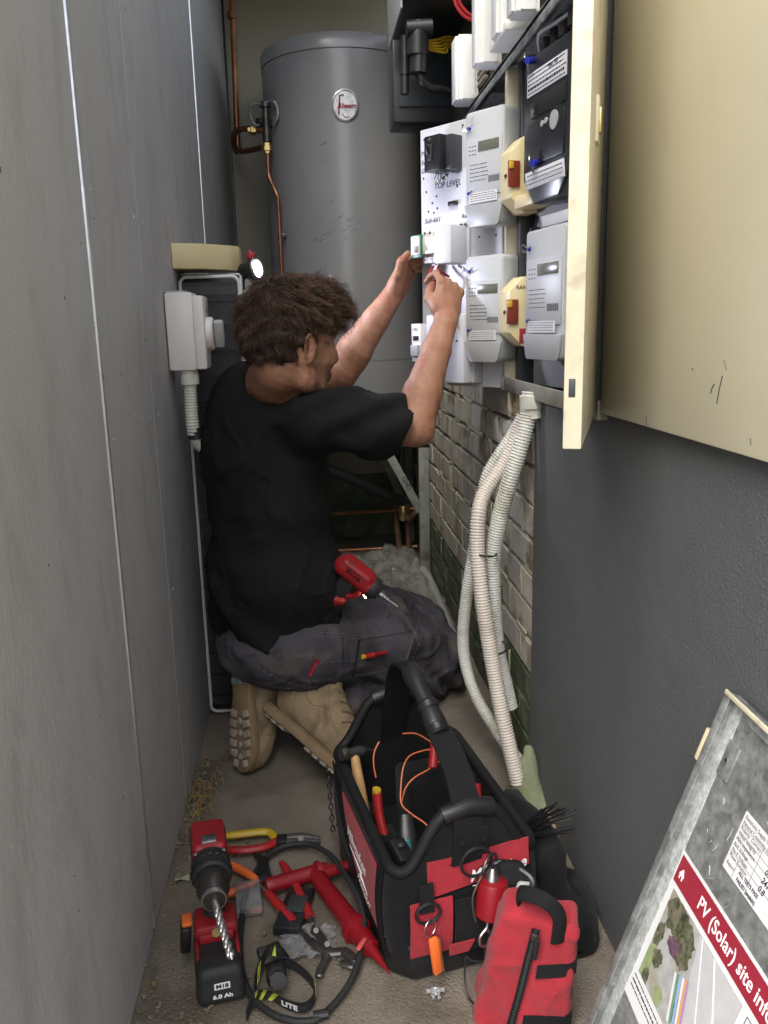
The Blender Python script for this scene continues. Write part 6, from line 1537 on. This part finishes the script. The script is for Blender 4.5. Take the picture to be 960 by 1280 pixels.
lo_ = [(424,1083),(412,1068),(392,1057),(372,1055),(350,1060),(330,1075),(312,1105),(303,1145),(300,1185),(304,1222),(318,1250),(345,1270),(378,1277),(402,1270),(430,1240),(447,1205),(455,1160),(449,1125),(436,1100),(424,1083)]
hz2 = [.03,.025,.02,.016,.012,.01,.008,.008,.01,.012,.01,.01,.01,.01,.012,.02,.035,.045,.045,.04]
MB().tube(spline([z3(p, z) for p, z in zip(lo_, hz2)], 6), .0058, 12).build('cable', M_rubber, vt, world=True)
for p in ((401,1272),(316,1110)): MB().tube([z3(p,.011)+Vector((-.012,.004,0)), z3(p,.011)+Vector((.012,.006,0))], .0078, 10).build('strain_relief', M_black, vt, world=True)
# small black case under the pliers, clear scraps
bc = thing('battery_pack', 'flat black plastic case lying under the red slip joint pliers', 'case', tuple(z3((370,1140),0)))
f = MB(frame(z3((368,1138),.010), (1,-.25,0), (.25,1,0))); f.box((0,0,0), (.052,.12,.018), .004); f.build('case', M_black, bc, world=True)
f = MB(frame(z3((368,1138),.021), (1,-.25,0), (.25,1,0))); f.box((0,.02,0), (.035,.045,.003), .001); f.build('recess', M_dgrey, bc, world=True)
for nm, (px, py), sz in (('clear plastic anchor lying on the concrete at the foot of the tool bag', (544, 1243), .022), ('clear plastic packaging scrap beside the headlamp strap', (385, 1180), .05), ('scrap of pale paper on the floor by the left wall above the drill battery', (228, 1098), .014)):
    P3 = z3((px, py), .003)
    if 'anchor' in nm:
        t = thing('wall_anchor', nm, 'wall anchor', tuple(P3)); f = MB(Matrix.Translation(P3)); f.box((0,0,.006),(.018,.010,.010),.002).box((-.004,0,.004),(.006,.026,.007),.002).box((.005,-.006,.004),(.006,.014,.006),.001).tube([(-.014,.004,.004),(.016,.002,.006)],.003,8); f.build('body', M_clear, t, world=True)
    elif 'packaging' in nm:
        rows = [[(P3.x+sz*(i/9-.5)*2+.004*math.sin(j*3), P3.y+sz*(j/9-.5)*1.6, .002+.016*abs(math.sin(i*1.3+j*.9))*math.sin(math.pi*i/9)) for j in range(10)] for i in range(10)]
        tag(MB().sheet(rows, .0006).build('plastic_packaging', M_clear), nm, 'packaging')
    else:
        rows = [[(P3.x+sz*(i/4-.5)*2, P3.y+sz*(j/4-.5), .003+.003*math.sin(i+j)) for j in range(5)] for i in range(5)]
        tag(MB().sheet(rows, .0006).build('paper_scrap', mat('paper_scrap', (.35,.36,.26), .8)), nm, 'paper')
t = thing('clear_tube', 'clear plastic tube lying between the drill battery and the cable loop', 'tube', tuple(z3((352,1125),0)))
MB().box(z3((297,1128),.012)+Vector((.02,.01,0)), (.05,.085,.02), .003, rot=(0,0,.12)).build('blister', M_clear, t, world=True)

# headlamp strap in the foreground
hb = thing('headlamp_strap', 'black elastic headlamp strap with lime stripes lying at the bottom edge of the floor', 'headlamp', tuple(z3((350,1240),0)))
def hstrap(pts, w, nm, m, up=(0,0,1)):
    c = spline(pts, 8); rows = []
    for i, p in enumerate(c):
        p = Vector(p); u = Vector(up(i/(len(c)-1)) if callable(up) else up).normalized(); rows.append([tuple(p+u*w*(k/4)) for k in range(5)])
    return rows
M_el = mat('elastic', (.018,.018,.02), .85, bump=.0008, bscale=300, wave=300)
fr_pts = [z3((309,1276),.004), z3((320,1252),.004), z3((338,1250),.004), z3((360,1262),.004), z3((380,1266),.004), z3((392,1256),.004), z3((393,1240),.004), z3((384,1226),.004), z3((366,1212),.006), z3((350,1208),.006)]
rf = hstrap(fr_pts, .026, '', None, (0,-.25,1)); fs_ = MB().sheet(rf, .0022).build('front_band', M_el, hb, world=True, ang=0)
bk_pts = [z3((318,1262),.003), z3((320,1235),.004), z3((328,1212),.008), z3((338,1198),.01), z3((352,1200),.01), z3((362,1212),.008)]
rb_ = hstrap(bk_pts, .026, '', None, (0,.1,1)); bs_ = MB().sheet(rb_, .0022).build('back_band', M_el, hb, world=True, ang=0)
def stripe(rows, i0, i1, v0, v1, par, off, skew=3):
    R_ = []
    for i in range(i0, i1+1):
        row = []
        for k in range(4):
            v = v0+(v1-v0)*k/3; ii = min(len(rows)-1, max(0, i+int(round(skew*k/3)))); a_ = Vector(rows[ii][0]); b_ = Vector(rows[ii][-1]); row.append(tuple(a_.lerp(b_, v)+Vector(off)))
        R_.append(row)
    MB().sheet(R_, .0008).build('lime_stripe', M_lime, par, world=True, ang=0)
for i0 in (5, 10, 15): stripe(rf, i0, i0+2, .05, .95, fs_, (-.0005,-.0022,.0008))
for i0 in (44, 49, 54, 59): stripe(rf, i0, i0+2, .05, .95, fs_, (.0016,-.0018,.0008))
for i0 in (8, 24, 28, 32): stripe(rb_, i0, i0+3, .1, .95, bs_, (.0022,-.0014,.0008))
tp = Vector(rf[21][0]).lerp(Vector(rf[21][-1]), .5); tq = Vector(rf[29][0]).lerp(Vector(rf[29][-1]), .5)
text('strap_lettering', 'LITE', .017, frame(tp+Vector((0,-.0036,.0)), tq-tp, (0,-.25,1)), M_print, fs_, world=True, bold=.0006, shear=.15)
f = MB(); f.box(z3((345,1218),.02)+Vector((0,0,.0)), (.034,.030,.030), .008, rot=(.3,0,.2)); f.build('lamp_housing', M_black, hb, world=True)
f = MB(); f.lathe(z3((347,1222),.028), (.1,-.9,.5), [(0,.012),(.02,.014),(.024,.014),(.0245,.011),(.025,.001)], 20); f.build('lamp_head', M_rubber, hb, world=True)
f = MB(); f.box(z3((338,1192),.014), (.046,.034,.012), .006, rot=(.5,.1,.5)); f.build('lamp_bracket', M_black, hb, world=True)

# ---------------------------------------------------------------- leaning galvanised cabinet door with stickers
A = PX(920, 868, .488); D = PZ(672, 1452, 0); eD = (A-D).normalized(); hz3 = Vector((-.06, -1, .0)); nrm = eD.cross(hz3).normalized()
if nrm.x > 0: nrm = -nrm
Hh = (A-D).length
LM = Matrix.Identity(4); xw = (hz3-eD*hz3.dot(eD)).normalized()
for r in range(3): LM[r][0] = xw[r]; LM[r][1] = eD[r]; LM[r][2] = xw.cross(eD)[r]; LM[r][3] = D[r]
ls = thing('leaning_door', 'loose galvanised cabinet door leaning on the dark wall with a solar information sheet', 'door', M=LM)
zn = 1 if (LM.to_3x3() @ Vector((0,0,1))).x < 0 else -1
MB().box((.18, .35, -.004), (.36, .70, .0016)).build('door_sheet', M_steel, ls)
f = MB(); f.box((.0012, .35, .004), (.0022, .70, .018), .0006).box((.18, .6988, .004), (.358, .0022, .018), .0006).box((.0065, .35, .0125), (.013, .70, .0016), .0004); f.build('folded_edge', M_steel, ls)
MB().box((.0115, .35, -.0026), (.023, .70, .0012), .0004).build('edge_flange', mat('galv_edge', (.40,.42,.41), .5, .3, var=.25, vscale=50, grain=.2, gscale=200, bump=.0006, bscale=80), ls)
MB().box((.18, .690, -.0026), (.312, .018, .0012), .0004).build('edge_flange', MATS['galv_edge'], ls)
MB().box((.18, .7005, .0135), (.36, .006, .003), .001).build('cream_edge', M_creamw, ls)
MB().box((.036, .631, -.0018), (.026, .044, .003), .001).cyl((.036,.631,0), (.036,.631,.0016), .003, seg=10).build('lock_bracket', M_steel, ls)
MB().cyl((.036,.631,.0012), (.036,.631,.0022), .0026, seg=10).build('rivet', M_rubber, ls)
MB().box((-.010, .622, .004), (.010, .036, .012), .002).cyl((-.012,.638,.004), (-.012,.645,.004), .006, seg=10).build('hinge_knuckle', M_woodblk, ls)
# solar information sheet
ZP = -.0030
sh_ = MB().box((.172, .401, ZP), (.30, .202, .0006)).build('information_sheet', M_paper, ls)
MB().box((.172, .481, ZP+.0006), (.292, .034, .0004)).build('title_band', M_redprint, sh_)
text('title_lettering', 'PV (Solar) site information', .0225, Matrix.Translation((.088, .480, ZP+.0009)), M_print, sh_, bold=.0002, depth=.0001)
mb = MB(); mb.prism([(.030,.476),(.0365,.484),(.043,.476),(.041,.476),(.041,.471),(.0385,.471),(.0385,.475),(.0345,.475),(.0345,.471),(.032,.471),(.032,.476)], .0003, Matrix.Translation((.003,.002,ZP+.0009))); mb.build('house_symbol', M_print, sh_)
# aerial picture: printed flat patches
mp = MB().box((.125, .398, ZP+.0006), (.18, .118, .0004)).build('aerial_print', mat('print_ground', (.33,.33,.32), .5, var=.2, vscale=60, col2=(.25,.23,.17), patch=.5, pscale=25), sh_)
M_pt = mat('print_trees', (.075,.085,.045), .55, var=.6, vscale=170, col2=(.16,.13,.10), patch=.5, pscale=90)
M_pp = mat('print_plum', (.11,.06,.085), .55, var=.5, vscale=170)
M_pr = mat('print_road', (.42,.42,.43), .55, var=.08, vscale=40); M_pg = mat('print_grass', (.22,.27,.13), .55, var=.25, vscale=80)
def blob(cx, cy, rx, ry, m, nm, z, seed, n=40):
    rs = random.Random(seed); ph = [rs.random()*6.28 for _ in range(6)]
    P = [(cx+rx*math.cos(a)*(1+.14*math.sin(3*a+ph[0])+.1*math.sin(7*a+ph[1])+.07*math.sin(13*a+ph[2])), cy+ry*math.sin(a)*(1+.14*math.sin(2*a+ph[3])+.1*math.sin(6*a+ph[4])+.07*math.sin(11*a+ph[5]))) for a in [2*math.pi*k/n for k in range(n)]]
    P = [(min(.2145, max(.0355, x)), min(.4565, max(.3395, y))) for x, y in P]
    return meshobj(nm, [(x, y, z) for x, y in P], [tuple(range(len(P)))], m, sh_, False)
zz_ = ZP+.00095
meshobj('print_road', [(.115,.4565,zz_),(.2145,.4565,zz_),(.2145,.36,zz_),(.185,.3395,zz_),(.145,.3395,zz_)], [(0,1,2,3,4)], M_pr, sh_, False)
meshobj('print_line', [(.150,.4565,zz_+.0001),(.154,.4565,zz_+.0001),(.2145,.3775,zz_+.0001),(.2145,.3725,zz_+.0001)], [(0,1,2,3)], M_print, sh_, False)
meshobj('print_line', [(.120,.4565,zz_+.0001),(.122,.4565,zz_+.0001),(.195,.3395,zz_+.0001),(.192,.3395,zz_+.0001)], [(0,1,2,3)], M_print, sh_, False)
blob(.045,.36,.012,.03,M_pg,'print_lawn',zz_+.0001,5); blob(.088,.350,.010,.012,M_pg,'print_lawn',zz_+.0001,6)
for i,(x,y,a,b) in enumerate([(.062,.438,.024,.019),(.092,.432,.022,.022),(.044,.400,.010,.016),(.060,.378,.011,.012),(.128,.370,.006,.018),(.138,.352,.008,.008),(.052,.346,.008,.010),(.145,.345,.006,.010)]): blob(x,y,a,b,M_pt,'print_tree',zz_+.0002,20+i)
blob(.084,.412,.020,.012,M_pp,'print_tree',zz_+.0003,40); blob(.105,.415,.012,.012,M_pt,'print_tree',zz_+.0004,41)
k = 0
for col, x in (((.6,.6,.62),.0),((.10,.25,.16),.006),((.25,.35,.55),.012),((.6,.6,.62),.018),((.55,.30,.10),.023),((.35,.2,.4),.028)):
    k += 1; m_ = mat('print_roof_%d' % k, col, .55)
    c0 = Vector((.100, .395)); d_ = Vector((.38,-.92)); n_ = Vector((.92,.38))
    q = [c0+n_*x, c0+n_*(x+.0046), c0+n_*(x+.0046)+d_*.052, c0+n_*x+d_*.052]
    q = [(min(.2145, p.x), max(.3396, p.y)) for p in q]; meshobj('print_roof', [(x_, y_, zz_+.0005) for x_, y_ in q], [(0,3,2,1)], m_, sh_, False)
mb = MB()
for r_ in range(3):
    x0 = .03
    while x0 < .20: L_ = random.uniform(.003,.012); mb.box((x0+L_/2, .331-.007*r_, ZP+.0006), (L_, .0022 if r_ == 1 else .0013, .0003)); x0 += L_+.0016
tag(mb.build('small_print', M_ink, sh_), kind='stuff')
MB().box((.262, .455, ZP+.0006), (.070, .0007, .0003)).box((.262, .385, ZP+.0006), (.070, .0007, .0003)).box((.227,.42,ZP+.0006), (.0007,.07,.0003)).build('box_outline', M_ink, sh_)
mb = MB(); mb.prism([(.232,.428),(.250,.428),(.241,.444)], .0003, Matrix.Translation((.002,.004,ZP+.0006))); mb.build('warning_triangle', M_yellow, sh_)
text('warning_sign', '!', .012, Matrix.Translation((.2415,.438,ZP+.0011)), M_ink, sh_, bold=.0003)
for j_, s_ in enumerate(('WARNING', 'PV ARRAY', 'ISOLATOR')): text('small_lettering', s_, .007, Matrix.Translation((.256,.446-.011*j_,ZP+.0007)), M_ink, sh_)
# test report sticker
st_ = MB().box((.162, .571, ZP), (.124, .070, .0005)).build('test_sticker', M_paper, ls)
for j_, s_ in enumerate(['Electricity Supply Test Report', 'Neutral Continuity (complete)', 'Polarity  Correct', 'Visual integrity', 'PEN Impedance', 'N-E Voltage', 'No-E Voltage', 'Phase Rotation']):
    text('sticker_lettering', s_, .0064, Matrix.Translation((.1035, .6005-.0066*j_, ZP+.0004)), M_ink, st_, depth=.00005)
mb = MB()
for j_ in range(5): mb.box((.162, .5905-.0066*2*j_*.62, ZP+.0003), (.12, .0004, .0002))
mb.box((.150,.566,ZP+.0003), (.0004,.05,.0002)); mb.box((.122,.545,ZP+.0003), (.0004,.016,.0002)); mb.build('ruled_line', M_ink, st_)
for j_, s_ in enumerate(('0.3', '241', '0.8')): text('handwriting', s_, .0095, Matrix.Translation((.166, .5765-.0095*j_, ZP+.0004)), M_ink, st_, shear=.25, bold=.0002, depth=.00005)
text('sticker_lettering', 'Report', .006, Matrix.Translation((.104,.545,ZP+.0004)), M_ink, st_, depth=.00005); text('sticker_lettering', 'ALL TESTS PASS', .006, Matrix.Translation((.130,.549,ZP+.0004)), M_ink, st_, bold=.0002, depth=.00005); text('sticker_lettering', 'FAILED (explain)', .006, Matrix.Translation((.130,.541,ZP+.0004)), M_ink, st_, bold=.0002, depth=.00005)
mb = MB()
for k in range(26):
    x, y = random.uniform(.02,.30), random.uniform(.50,.69); L_ = random.uniform(.004,.018); a_ = random.uniform(0,3.1)
    mb.tube([(x,y,-.0029),(x+L_*.5*math.cos(a_)+.001,y+L_*.5*math.sin(a_),-.0029),(x+L_*math.cos(a_),y+L_*math.sin(a_),-.0029)], .0003, 4)
mb.build('scratch', M_meter, ls)
